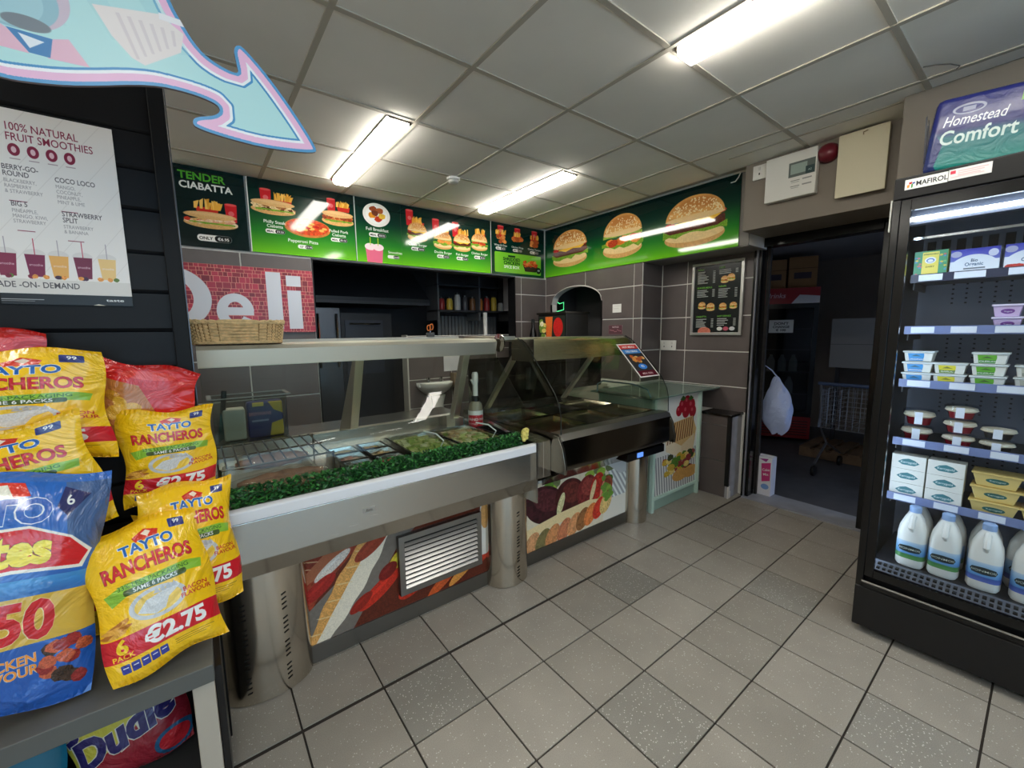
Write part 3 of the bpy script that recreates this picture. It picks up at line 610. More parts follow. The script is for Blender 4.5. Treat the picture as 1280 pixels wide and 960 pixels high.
MB().prism([(2.055, 1.322)]+gp[1:]+[(2.46, .818), (2.34, 1.385), (2.08, 1.34)], 'x', 1.428, 1.434).build('end_glass', M_GLASSD, dc, loc=L0)
MB().prism([(2.055, 1.322)]+gp[1:]+[(2.46, .818), (2.34, 1.385), (2.08, 1.34)], 'x', .002, .007).build('end_glass', M_GLASSD, dc, loc=L0)
for x in (.66, 1.29): MB().prism([(2.14, 1.33), (2.19, 1.33), (2.53, .895), (2.50, .895), (2.31, .93)] if x < 1 else [(2.13, 1.33), (2.18, 1.33), (2.345, .90), (2.29, .90)], 'x', x-.022, x+.022).build('hood_strut', M_HOOD, dc, loc=L0, bevel=.003)
MB().box(1.27, 1.33, 2.27, 2.38, .813, .91).build('strut_base', M_HOOD, dc, loc=L0)

# ------------------------------------------------------------------ hot serve-over counter
hc = thing('hot_food_counter', 'dark fronted hot food counter with curved glass and steam wells', 'counter', (2.1, 1.9, 0)); L0 = neg(hc)
MB().box(1.55, 2.66, 1.90, 2.66, 0, .80).build('cabinet_body', M_STEEL, hc, loc=L0)
MB().box(1.50, 2.50, 1.862, 1.90, .004, .086).build('kick_plate', MATS['steel_kick'], hc, loc=L0)
c = Cv(960, 430, (236, 238, 236))
for k in range(26): c.poly([(k*42-200, 0), (k*42-182, 0), (k*42+120, 430), (k*42+96, 430)], (168, 170, 172))
c.rect(0, 280, 960, 430, (232, 226, 214)); c.poly([(0, 20), (640, 0), (760, 60), (700, 430), (0, 430)], (226, 214, 190), ns=.04, cell=10)
for k in range(40): blob(c, random.uniform(40, 780), 150+random.uniform(-110, 100), 50, 34, random.choice(((70, 110, 40), (96, 140, 50), (150, 180, 70), (110, 120, 80))))
for x, y, w, h, q in ((170, 165, 165, 118, (62, 26, 32)), (190, 140, 120, 70, (84, 36, 42)), (385, 165, 135, 120, (74, 30, 30)), (400, 140, 90, 70, (104, 44, 40)), (540, 165, 92, 108, (120, 44, 44)), (550, 140, 60, 60, (146, 62, 56)), (640, 160, 66, 98, (184, 50, 40)), (735, 180, 62, 74, (140, 70, 50)), (300, 195, 26, 76, (226, 214, 160)), (598, 180, 20, 76, (240, 206, 156)), (690, 190, 14, 60, (226, 140, 110))):
    c.ell(x, y, w, h, q, ang=20, ns=.35)
c.poly([(0, 290), (300, 250), (560, 235), (700, 260), (620, 300), (240, 320), (0, 350)], (238, 214, 162), ns=.08)
for x, y, q in ((60, 390, (206, 150, 104)), (150, 392, (120, 110, 70)), (230, 385, (206, 140, 90)), (330, 375, (196, 120, 84)), (420, 365, (216, 150, 100)), (500, 352, (150, 100, 60)), (575, 340, (226, 130, 70)), (660, 318, (206, 60, 44)), (730, 300, (226, 190, 120))): c.ell(x, y, 82, 52, q, ang=-56, ns=.25); c.ell(x-8, y-8, 40, 20, [min(255, v*1.15) for v in q], ang=-56, al=.5, soft=6)
c.poly([(640, 0), (960, 0), (960, 120), (880, 120), (760, 40)], (200, 202, 204))
for k in range(16): blob(c, 730+random.uniform(-40, 60), 190+random.uniform(-100, 90), 24, 20, random.choice(((110, 150, 60), (140, 176, 70))))
MB().panel(1.50, 2.50, .086, .53, 1.868, 1.90).build('wrap_picture_panel', [M_STEEL, pmat('wrap_print', c, .25)], hc, loc=L0)
foot(hc, 2.485, 2.70, 1.90, 1.775, .545, [(.62, .05, .50, 22), (.85, .06, .4, 16)])
MB().prism([(1.70, .625), (1.70, .835), (1.80, .845), (2.5, .845), (2.5, .56), (1.86, .56)], 'x', 1.512, 1.568).prism([(1.70, .625), (1.70, .835), (1.80, .845), (2.5, .845), (2.5, .82), (1.75, .80), (1.75, .625)], 'x', 1.449, 1.512).build('joining_block', M_STEEL, hc, loc=L0, bevel=.002)
fa = MB().prism([(1.608, .668), (1.602, .70), (1.625, .842), (1.66, .872), (1.72, .872), (1.80, .56), (1.80, .53), (1.72, .60)], 'x', 1.588, 2.652).build('front_fascia', M_DKSTEEL, hc, loc=L0, smooth=True)
MB().prism([(1.616, .842), (1.648, .874), (1.72, .874), (1.72, .866), (1.652, .866), (1.626, .838)], 'x', 1.588, 2.652).build('fascia_edge', steel('steel_bright', (206, 206, 204), .3), fa)
pf = [(1.588, .655), (1.582, .70), (1.605, .80), (1.64, .862), (1.68, .866), (1.70, .80), (1.70, .655)]
for x0 in (1.568, 2.652): MB().prism(pf, 'x', x0, x0+.018).build('side_cheek', steel('steel_cheek', (186, 182, 172), .2, axis=2) if x0 < 2 else M_DKSTEEL, hc, loc=L0, bevel=.002)
MB().box(2.20, 2.62, 1.64, 1.74, .585, .64).build('control_box', M_BLACKG, hc, loc=L0, bevel=.004)
MB().box(2.30, 2.36, 1.634, 1.642, .60, .63).build('display_window', mat('blue_display', (30, 60, 160), .3, emit=((.15, .35, 1.0), .9)), hc, loc=L0)
c = Cv(120, 40, (24, 24, 44)); c.text(60, 28, 'vitrine', 14, (150, 150, 180), .01, 'c')
MB().panel(2.53, 2.62, .77, .80, 1.606, 1.612, 0, 1).build('maker_badge', [M_DKSTEEL, pmat('hot_badge', c, .3)], hc, loc=L0, rot=(-.15, 0, 0)).location = (L0[0], L0[1]+.118, L0[2]+.255)
M_RIM = mat('well_rim', (40, 40, 40), .25, 1.0); dk = MB()
wx, wy = [1.60, 1.945, 2.29, 2.64], [1.74, 2.09, 2.44]
dk.box(1.586, 2.655, 1.66, 1.755, .84, .871).box(1.586, 2.655, 2.43, 2.70, .84, .871)
for x in wx: dk.box(x-.012, x+.012, 1.75, 2.45, .84, .871)
dk.box(1.59, 2.65, 2.075, 2.105, .84, .871)
dk = dk.build('heated_deck', mat('deck_dark_steel', (140, 137, 130), .25, 1.0), hc, loc=L0)
pan = MB(); a, b, d = .158, .152, .016
pan.add([(-a, -b, 0), (a, -b, 0), (a, b, 0), (-a, b, 0), (-a+.018, -b+.018, -d), (a-.018, -b+.018, -d), (a-.018, b-.018, -d), (-a+.018, b-.018, -d)], [(4, 5, 6, 7), (0, 1, 5, 4), (1, 2, 6, 5), (2, 3, 7, 6), (3, 0, 4, 7)])
pm = pan.mesh('steam_pan', steel('steel_pan', (206, 200, 180), .20)); pk = pan.mesh('black_pan', mat('black_pan', (10, 10, 10), .3))
for i in range(3):
    for j in range(2):
        o = put('steam_pan' if (i, j) != (1, 1) else 'black_pan', pm if (i, j) != (1, 1) else pk, dk, ((wx[i]+wx[i+1])/2, (wy[j]+wy[j+1])/2+(.008 if j else 0), .872))
hp = [(2.03, 1.412), (1.975, 1.385), (1.878, 1.30), (1.78, 1.20), (1.695, 1.105), (1.660, 1.04), (1.645, .98), (1.642, .873)]
pane(hc, hp, 1.60, 2.645, 'curved_glass', M_GLASSD)
for x in (1.588, 2.646): MB().prism(hp+[(2.62, .873), (2.40, 1.41)], 'x', x, x+.005).build('end_glass', M_GLASSD, hc, loc=L0)
for x in (1.59, 2.65): MB().tube([(x, y-.003, z) for y, z in hp], .0035).build('glass_edge', mat('glass_edge', (30, 36, 32), .2), hc, loc=L0, smooth=True)
hh = MB().prism([(1.90, 1.275), (1.985, 1.385), (2.04, 1.408), (2.48, 1.408), (2.48, 1.392), (2.06, 1.388), (1.92, 1.272)], 'x', 1.60, 2.64).build('hood', steel('steel_hood_hot', (206, 202, 186), .28), hc, loc=L0, smooth=True)
MB().box(1.598, 1.606, 1.89, 2.10, 1.27, 1.405).build('hood_end', MATS['steel_cheek'], hh)
MB().box(1.476, 1.598, 2.06, 2.48, 1.402, 1.424).build('hood_bridge', MATS['steel_hood'], hh)
for x in (1.72, 2.53): MB().prism([(2.12, 1.385), (2.16, 1.385), (2.60, .873), (2.56, .873)], 'x', x-.018, x+.018).build('hood_strut', MATS['steel_hood'], hc, loc=L0, bevel=.003)
MB().box(1.62, 2.64, 2.665, 2.675, .873, 1.25).build('rear_screen', glass_mat('smoked_glass', (130, 128, 116), 1.6), hc, loc=L0)
# price card clipped on the hot glass
c = Cv(220, 330, (234, 226, 222)); c.rect(10, 10, 210, 320, (54, 52, 54)); c.rect(10, 10, 210, 52, (206, 70, 70)); c.text(110, 42, 'HOT MEALS', 18, W_, .02, 'c'); c.rect(14, 58, 206, 100, (70, 130, 200)); c.text(110, 86, 'DELI DEALS', 18, W_, .02, 'c')
for k in range(20): blob(c, 110+random.uniform(-70, 70), 150+random.uniform(-32, 32), 22, 14, random.choice(((214, 140, 70), (226, 180, 110), (180, 90, 50))))
c.ell(110, 230, 46, 26, (60, 130, 220)); c.text(110, 238, '€5', 20, W_, .02, 'c'); c.rect(10, 270, 210, 320, (92, 26, 40)); c.text(110, 304, 'MEAL DEAL', 16, (226, 190, 190), .02, 'c')
sy, sz = 1.940-1.722, 1.352-1.128
board('price_card', c, .225, .312, (2.405, 1.703, 1.128), 0, 'printed price card leaning on the hot counter glass', 'price card', rough=.2, edge=M_WHITE, th=.002, rot=(-math.atan2(sy, sz), 0, 0))

# ------------------------------------------------------------------ glass topped end counter
gc = thing('end_counter', 'pale green end counter with a glass top and toasted sandwich picture', 'counter', (3.12, 2.1, 0)); L0 = neg(gc)
M_MINT = mat('mint_laminate', (196, 222, 210), .3)
MB().box(2.785, 3.46, 1.86, 2.40, .0, .915).build('cabinet', M_MINT, gc, loc=L0)
for x in (2.770, 3.445): MB().box(x, x+.03, 1.825, 1.862, .0, .918).build('corner_post', M_MINT, gc, loc=L0, bevel=.003)
MB().box(2.80, 3.445, 1.832, 1.86, .095, .118).build('base_rail', M_MINT, gc, loc=L0, bevel=.003)
MB().box(2.80, 3.445, 1.85, 1.86, .004, .095).build('kick_plate', mat('mint_kick', (150, 178, 168), .35), gc, loc=L0)
c = Cv(480, 600, (236, 236, 234))
for k in range(24): c.poly([(k*26-60, 360), (k*26-46, 360), (k*26-46+30, 600), (k*26-60+30, 600)], (150, 152, 156))
for x, y, r in ((300, 70, 44), (350, 50, 40), (400, 80, 46), (340, 110, 44), (260, 100, 34), (420, 120, 40)): c.ell(x, y, r, r, (170, 24, 44)); c.ell(x-10, y-12, r*.3, r*.3, (236, 120, 130), al=.6, soft=4)
for x, y in ((300, 20), (390, 26)): c.poly([(x-30, y+10), (x, y-14), (x+34, y+6), (x+4, y+22)], (60, 100, 40))
c.poly([(180, 170), (420, 150), (470, 240), (440, 380), (300, 400), (140, 330), (120, 230)], (226, 186, 130), ns=.08, cell=6); c.poly([(120, 250), (300, 330), (300, 410), (130, 340)], (242, 226, 196), ns=.05); c.poly([(300, 330), (450, 270), (440, 380), (300, 410)], (236, 214, 176), ns=.05)
for k in range(11): c.poly([(165+k*26, 176-k*2), (175+k*26, 174-k*2), (150+k*27, 300-k*2), (138+k*27, 300-k*2)], (110, 62, 34), al=.85)
for k in range(50): blob(c, 290+random.uniform(-170, 150), 440+random.uniform(-60, 60), 34, 22, random.choice(((206, 170, 60), (90, 130, 50), (150, 60, 60), (236, 206, 120), (60, 70, 40))))
for x in (420, 300): c.ell(x, 520, 90, 40, (214, 160, 90), ns=.1)
c.rect(0, 0, 120, 360, (232, 234, 232))
MB().panel(2.80, 3.445, .118, .915, 1.848, 1.86).build('sandwich_picture_panel', [M_MINT, pmat('toastie_print', c, .22)], gc, loc=L0)
MB().box(2.70, 3.725, 1.80, 2.42, .925, .938).build('glass_top', mat('green_glass', (150, 176, 166), .04, trans=.35, spec=.8), gc, loc=L0, bevel=.002)
MB().tube([(2.72, 2.36, .938), (2.72, 2.36, 1.0), (2.72, 2.30, 1.03), (2.72, 2.0, 1.03), (2.72, 1.86, 1.0), (2.72, 1.83, .938)], .006, 8).build('guard_rail', mat('guard_glass', (150, 185, 215), .1, trans=.4), gc, loc=L0, smooth=True)
MB().box(2.718, 2.722, 1.84, 2.35, .938, 1.028).build('guard_pane', M_GLASS, gc, loc=L0)
# ------------------------------------------------------------------ tall glass fronted fridge
fr = thing('display_fridge', 'tall black glass fronted display fridge stocked with dairy', 'fridge', (2.72, -.2, 0)); L0 = neg(fr)
FY0, FY1 = -.95, .48
M_FIN = mat('fridge_inner', (104, 110, 124), .45)
MB().box(2.46, 3.0, FY1-.035, FY1, .03, 2.08).build('side_panel', M_BLACK, fr, loc=L0, bevel=.004)
MB().box(2.46, 3.0, FY0, FY0+.035, .03, 2.08).build('side_panel', M_BLACK, fr, loc=L0, bevel=.004)
MB().box(2.96, 3.0, FY0+.035, FY1-.035, .03, 2.08).build('rear_panel', M_BLACK, fr, loc=L0)
bk = MB().box(2.93, 2.958, FY0+.035, FY1-.035, .30, 1.97).build('perforated_back', M_FIN, fr, loc=L0)
m = MB()
for k in range(13):
    for j in range(5):
        for zz in (1.30, 1.03, .76, 1.56): m.box(2.9275, 2.93, .32-k*.045, .328-k*.045, zz+j*.022, zz+j*.022+.007)
for k in range(24): m.box(2.927, 2.93, .40-k*.05, .43-k*.05, 1.80, 1.865)
o = m.build('air_holes', M_GRAPH, bk); o['kind'] = 'stuff'
MB().box(2.46, 2.96, FY0+.035, FY1-.035, 1.97, 2.08).build('top_panel', M_BLACK, fr, loc=L0)
MB().box(2.425, 2.46, FY0, FY1, 1.985, 2.075).build('header', M_BLACK, fr, loc=L0, bevel=.006)
MB().box(2.425, 2.46, FY1-.028, FY1, .03, 1.985).build('front_post', M_BLACKG, fr, loc=L0, bevel=.004)
MB().box(2.44, 2.96, FY0+.035, FY1-.035, .03, .285).build('base_cabinet', M_BLACK, fr, loc=L0)
MB().box(2.418, 2.44, FY0, FY1, .035, .232).build('plinth_front', mat('plinth_black', (20, 20, 22), .3), fr, loc=L0, bevel=.006)
MB().box(2.412, 2.44, FY0, FY1-.02, .236, .262).build('bumper_rail', M_BLACKG, fr, loc=L0, bevel=.006)
MB().box(2.409, 2.42, FY0, FY1-.025, .2625, .2705).build('bright_strip', M_CHROME, fr, loc=L0)
for y in (.42, -.9): MB().lathe([(.02, 0), (.02, .035)], seg=10).build('foot', M_BLACK, fr, loc=(2.50+L0[0], y+L0[1], 0))
# door with glass
dr = MB().box(2.424, 2.446, FY1-.062, FY1-.03, .29, 1.98).box(2.424, 2.446, FY0+.02, FY1-.06, 1.935, 1.98).box(2.424, 2.446, FY0+.02, FY1-.06, .29, .325).build('glass_door', M_BLACKG, fr, loc=L0)
MB().box(2.434, 2.438, FY0+.02, FY1-.06, .325, 1.935).build('door_pane', glass_mat('fridge_glass', (244, 247, 250), .8), dr)
MB().box(2.447, 2.453, FY1-.050, FY1-.044, .34, 1.90).build('door_gasket', mat('gasket_grey', (150, 165, 180), .25), dr)
# lamps
M_LED = mat('led_strip', (255, 255, 255), .4, emit=((.80, .90, 1.0), LED))
MB().box(2.49, 2.508, FY0+.05, FY1-.06, 1.902, 1.916).build('lamp_tube', M_LED, fr, loc=L0)
MB().box(2.515, 2.56, FY0+.04, FY1-.04, 1.89, 1.97).build('lamp_housing', mat('lamp_housing', (70, 74, 84), .3), fr, loc=L0)
MB().box(2.462, 2.474, FY1-.050, FY1-.038, .36, 1.88).build('post_lamp', mat('led_post', (255, 255, 255), .4, emit=((.72, .86, 1.0), LED*.75)), fr, loc=L0)
MB().box(2.60, 2.606, FY0+.05, FY1-.05, 1.836, 1.846).build('wire_edge', M_CHROME, fr, loc=L0)
m = MB()
for k in range(30): m.box(2.599, 2.603, .40-k*.022, .402-k*.022, 1.832, 1.838)
# shelves
SH = [1.655, 1.425, 1.183, .908, .640]
M_SHELF = mat('shelf_dark', (34, 36, 42), .35); M_RAIL = mat('shelf_rail', (118, 132, 176), .35); M_TICK = mat('price_ticket', (224, 230, 240), .5)
for k, z in enumerate(SH):
    x0 = 2.60 if k else 2.62
    s_ = MB().box(x0, 2.93, FY0+.04, FY1-.05, z, z+.012).build('shelf', M_SHELF, fr, loc=L0)
    MB().box(x0-.008, x0, FY0+.045, FY1-.052, z-.006, z+.030).build('price_rail', M_RAIL if k else mat('rail_black', (50, 55, 75), .3), s_)
    y = FY1-.06-random.uniform(.0, .03)
    while y > -.45:
        w = random.choice((.075, .075, .09)); MB().box(x0-.0105, x0-.008, y-w, y, z-.001, z+.026).build('price_ticket', M_TICK, s_); y -= w+random.choice((.035, .05, .06))
    for yy in (.425, -.3): MB().box(x0+.05, 2.93, yy-.004, yy+.001, z-.035, z-.001).build('bracket', M_SHELF, s_)
dk2 = MB().box(2.50, 2.94, FY0+.04, FY1-.045, .285, .355).build('bottom_deck', M_SHELF, fr, loc=L0)
gr = MB().prism([(2.445, .325), (2.50, .352), (2.50, .356), (2.443, .329)], 'y', FY0+.04, FY1-.045).build('air_grille', mat('grille_grey', (92, 96, 106), .35), fr, loc=L0)
m = MB()
for k in range(60):
    y = .415-k*.0205
    for a in (.0, .5): m.box(2.449+a*.045, 2.468+a*.045, y-.012, y, .3315+a*.024, .3395+a*.024)
o = m.build('grille_slots', M_GRAPH, gr); o['kind'] = 'stuff'
# maker label and service sticker on the header
c = Cv(420, 100, (236, 236, 232)); c.poly([(22, 56), (50, 50), (46, 80), (26, 84)], (238, 150, 60)); c.poly([(40, 30), (74, 26), (70, 48), (44, 50)], (206, 44, 40)); c.poly([(66, 50), (84, 48), (80, 86), (66, 88)], (60, 140, 60)); c.poly([(74, 36), (104, 34), (104, 48), (78, 50)], (50, 70, 160))
c.text(112, 74, 'MAFIROL', 46, (40, 40, 44), .02, sx=1.15)
MB().panel(0, .125, 0, .040, -.003, 0).build('maker_label', [M_WHITE, pmat('mafirol_print', c, .3)], fr, loc=(2.4245+L0[0], .445+L0[1], 2.020), rz=FACE_R)
c = Cv(360, 100, (232, 228, 226)); c.rect(14, 14, 60, 44, (214, 60, 80))
for k in range(3): c.rect(80, 22+k*18, 330-k*30, 30+k*18, (226, 180, 184))
c.rect(20, 70, 300, 80, (220, 200, 200))
MB().panel(0, .113, 0, .040, -.003, 0).build('service_sticker', [M_WHITE, pmat('service_print', c, .3)], fr, loc=(2.4245+L0[0], .318+L0[1], 2.022), rz=FACE_R)
MB().box(2.432, 2.446, .482, .487, 1.86, 1.99).build('side_sticker', mat('sticker_grey', (205, 206, 200), .4), fr, loc=L0)

# ---- stock.  Local frame: x right as seen from the aisle, y into the shelf, origin at front bottom centre
def stock(name, parts_fn, label, cat, y, z, x=2.615, rz=0.0, group=None):
    t = thing(name, label, cat, (x, y, z), FACE_R+rz, group); parts_fn(t); return t
def carton(w, h, d, cv, name, top=(230, 230, 230)):
    pm = pmat(name, cv, .35); em = mat(name+'_edge', top, .4)
    def f(t):
        MB().panel(-w/2, w/2, 0, h, 0, d).build('carton', [em, pm], t)
        MB().box(-w/2, w/2, d*.3, d*.32, h, h+.0008).build('flap_seam', mat('seam', (190, 190, 186), .5), t)
    return f
# top shelf
c = Cv(200, 230, (86, 160, 120)); c.rect(50, 10, 150, 200, (244, 226, 110)); c.ell(100, 80, 34, 28, (244, 244, 244)); c.ell(100, 82, 24, 18, (70, 110, 190)); c.ell(100, 84, 18, 13, (240, 240, 240)); c.text(100, 34, 'SPREADABLE', 11, (60, 90, 60), .02, 'c'); c.text(100, 140, 'DAIRY', 13, (120, 110, 40), .02, 'c')
for k in range(30): c.ell(random.choice((random.uniform(5, 45), random.uniform(155, 195))), random.uniform(10, 225), 9, 7, random.choice(((226, 120, 120), (110, 190, 140), (240, 200, 90), (90, 150, 200))))
c.rect(0, 205, 200, 230, (226, 150, 120))
GY = 'yellow and green boxes on the top fridge shelf'
fn = carton(.105, .118, .06, c, 'yellow_box', (200, 214, 120)); S0 = SH[0]+.0125
stock('spread_box', fn, 'yellow and green carton at the front of the top fridge shelf', 'carton', .372, S0, 2.628, group=GY)
stock('spread_box', fn, 'yellow and green carton behind, against the fridge side', 'carton', .375, S0, 2.76, group=GY)
stock('spread_box', fn, 'yellow and green carton standing second from the fridge side in the back row', 'carton', .262, S0, 2.76, group=GY)
def bio(q, fruit):
    c = Cv(340, 220, (226, 232, 240)); c.vgrad([(0, (60, 64, 170)), (.35, (86, 90, 190)), (1, (110, 120, 200))], 0, 0, 340, 100); c.ell(170, 200, 190, 150, (228, 234, 242)); c.ell(40, 40, 40, 26, (180, 180, 205)); c.ell(295, 48, 34, 30, (220, 224, 240))
    c.text(170, 70, 'Glenisk', 18, (235, 235, 245), .01, 'c'); c.text(170, 112, 'Bio', 26, (60, 80, 110), .02, 'c'); c.text(170, 144, 'Organic', 28, (60, 90, 130), .02, 'c')
    if fruit: [blob(c, 60+random.uniform(-40, 60), 180, 26, 22, (196, 60, 50)) for k in range(6)]; c.rect(130, 160, 290, 176, (220, 120, 130))
    else: c.rect(100, 160, 250, 172, (110, 120, 130))
    return carton(.140, .108, .07, c, 'bio_box_%d' % fruit, (206, 214, 232))
stock('yoghurt_pack', bio(0, 0), 'white and violet organic yoghurt pack beside the yellow carton', 'yoghurt', .240, S0, 2.628)
stock('yoghurt_pack', bio(1, 1), 'white and violet yoghurt pack with red fruit at the picture edge', 'yoghurt', .088, S0, 2.628)
# second shelf: violet tubs
def lidded(w, d, h, body, lid, name, label_cv=None, taper=.82, lidh=.008):
    def f(t):
        a, b = w/2, d/2; s = taper
        m = MB(); m.add([(-a*s, b-b*s, 0), (a*s, b-b*s, 0), (a*s, b+b*s, 0), (-a*s, b+b*s, 0), (-a, 0, h), (a, 0, h), (a, d, h), (-a, d, h)], [(0, 3, 2, 1), (4, 5, 6, 7), (0, 1, 5, 4), (1, 2, 6, 5), (2, 3, 7, 6), (3, 0, 4, 7)])
        k = 2; fi = 2
        if label_cv is not None: m.u[fi] = [(0, 0), (1, 0), (1, 1), (0, 1)]; m.mi[fi] = 1
        m.build('tub', [body]+([pmat(name, label_cv, .35)] if label_cv is not None else []), t, bevel=.003)
        MB().box(-a-.004, a+.004, -.004, d+.004, h, h+lidh).build('lid', lid, t, bevel=.002)
    return f
def tubprint(bg, oval, txt, tc=(235, 240, 240), w=200, h=120, ob=None):
    c = Cv(w, h, bg)
    if ob: c.rect(*ob[0], ob[1])
    c.ell(w/2, h*.5, w*.26, h*.24, oval); c.text(w/2, h*.57, txt, h*.13, tc, .01, 'c'); return c
fn = lidded(.078, .075, .042, mat('violet_tub', (206, 180, 222), .35), mat('violet_lid', (216, 206, 228), .35), 'violet_tub_print', tubprint((214, 190, 226), (120, 70, 150), 'Yogurt'))
S1 = SH[1]+.0125
for k in range(2): stock('yoghurt_tub', fn, ('lower', 'upper')[k]+' of two stacked pale violet tubs on the second fridge shelf', 'tub', .128+k*.003, S1+k*.051, 2.618, group='pale violet tubs')
for k in range(2): stock('yoghurt_tub', fn, ('lower', 'upper')[k]+' pale violet tub of the second stack at the picture edge', 'tub', .038, S1+k*.051, 2.64, group='pale violet tubs')
# third shelf: cheese tubs
S2 = SH[2]+.0125
def cheese(col, col2, name, txt):
    c = Cv(220, 120, (236, 236, 228)); c.rect(30, 8, 150, 112, col); c.rect(30, 70, 150, 112, col2); c.poly([(50, 50), (90, 24), (130, 50)], (60, 70, 60), al=.6); c.text(90, 98, txt, 20, (240, 244, 240), .02, 'c'); return lidded(.098, .085, .040, mat('tub_clear', (222, 220, 208), .3), mat('tub_lid_clear', (214, 220, 220), .25), name, c, taper=.88)
GC = 'cheese tubs on the third fridge shelf'
for k in range(3): stock('cheese_tub', cheese((70, 160, 226), (60, 140, 210), 'blue_cheese', 'ORIGINAL'), ('lowest', 'middle', 'topmost')[k]+' of three stacked cheese tubs with blue labels', 'tub', .375, S2+k*.0495, 2.615, group=GC)
for k in range(2): stock('cheese_tub', cheese((236, 224, 70), (110, 140, 70), 'yellow_cheese', 'GARLIC'), ('lower', 'upper')[k]+' of two stacked cheese tubs with yellow labels', 'tub', .272, S2+k*.0495, 2.612, group=GC)
for k in range(3): stock('cheese_tub', cheese((110, 186, 60), (70, 140, 60), 'green_cheese', 'COLESLAW'), ('lowest', 'middle', 'topmost')[k]+' of three stacked cheese tubs with green labels', 'tub', .160, S2+k*.0495, 2.612, group=GC)
for k in range(2): stock('cheese_tub', cheese((206, 206, 190), (150, 150, 140), 'plain_cheese', 'CHEESE'), ('lower', 'upper')[k]+' pale cheese tub cut off by the picture edge', 'tub', .040, S2+k*.0495, 2.63, group=GC)
# fourth shelf: jelly and cream cups
S3 = SH[3]+.0125; M_JELLY = mat('red_jelly', (132, 14, 34), .15, trans=.2); M_CREAM = mat('cream', (240, 226, 196), .45); M_CLEAR = glass_mat('clear_plastic', (236, 240, 244), 1.0)
def dessert(red, zs=1.0, rs=1.0):
    def f(t):
        k = lambda P: [(r*rs, z*zs) for r, z in P]; cc = (0, .05, 0)
        MB().lathe(k([(.030, 0), (.036, .026)]), cc, 18, sx=1.2).build('jelly' if red else 'tray', M_JELLY if red else mat('dark_dish', (26, 24, 26), .3), t, smooth=True)
        MB().lathe(k([(.0365, .026), (.044, .032), (.040, .042), (.02, .046)]), cc, 18, sx=1.2).build('cream_layer', M_CREAM, t, smooth=True)
        MB().lathe(k([(.045, .035), (.046, .048), (.038, .054), (.001, .056)]), cc, 18, sx=1.2).build('clear_lid', M_CLEAR, t, smooth=True)
        MB().box(-.012, .014, -.002, -.001, .006, .046*zs).build('paper_label', M_TICK, t)
    return f
GD = 'dessert cups on the fourth fridge shelf'
for k in range(2): stock('dessert_cup', dessert(1, 1.35, 1.05), ('lower', 'upper')[k]+' red jelly and cream cup of the stack by the fridge side', 'dessert cup', .358-k*.004, S3+k*.078, 2.628, rz=.08, group=GD)
for k in range(3): stock('dessert_cup', dessert(1, 1.12), ('lowest', 'middle', 'topmost')[k]+' red jelly and cream cup of the stack of three', 'dessert cup', .225, S3+k*.0645, 2.612, group=GD)
for k in range(2): stock('dessert_cup', dessert(0), ('lower', 'upper')[k]+' of two stacked cream desserts in black dishes', 'dessert cup', .112, S3+k*.058, 2.614, group=GD)
# fifth shelf: butter
S4 = SH[4]+.0125
c = Cv(220, 120, (240, 240, 232)); c.poly([(40, 62), (70, 38), (110, 26), (150, 38), (182, 62), (150, 84), (70, 84)], (66, 130, 140)); c.text(110, 68, 'Kerrygold', 18, (225, 238, 238), .015, 'c')
GB = 'blocks of butter on the fifth fridge shelf'; fn = carton(.116, .066, .065, c, 'butter_wrap', (232, 230, 216))
for q, (y, x) in enumerate(((.368, 2.612), (.246, 2.612))):
    for k in range(3): stock('butter_block', fn, ('lowest', 'middle', 'topmost')[k]+' white butter block in the stack '+('next to the fridge side' if q == 0 else 'beside the cream coloured tubs'), 'butter', y, S4+k*.0675, x, rz=random.uniform(-.03, .03), group=GB)
c = Cv(240, 110, (232, 206, 130)); c.ell(120, 52, 62, 24, (46, 104, 100)); c.text(120, 58, 'Kerrygold', 15, (220, 232, 220), .01, 'c')
fn = lidded(.135, .095, .052, mat('spread_tub', (232, 208, 136), .4), mat('spread_lid', (222, 196, 120), .4), 'spread_print', c, taper=.80)
for k in range(3): stock('spread_tub', fn, ('lowest', 'middle', 'topmost')[k]+' of three stacked cream coloured spread tubs', 'tub', .098, S4+k*.0615, 2.612, group='spread tubs')
for k in range(3): stock('spread_tub', fn, ('lowest', 'middle', 'topmost')[k]+' cream coloured spread tub of the stack at the picture edge', 'tub', -.045, S4+k*.0615, 2.612, group='spread tubs')
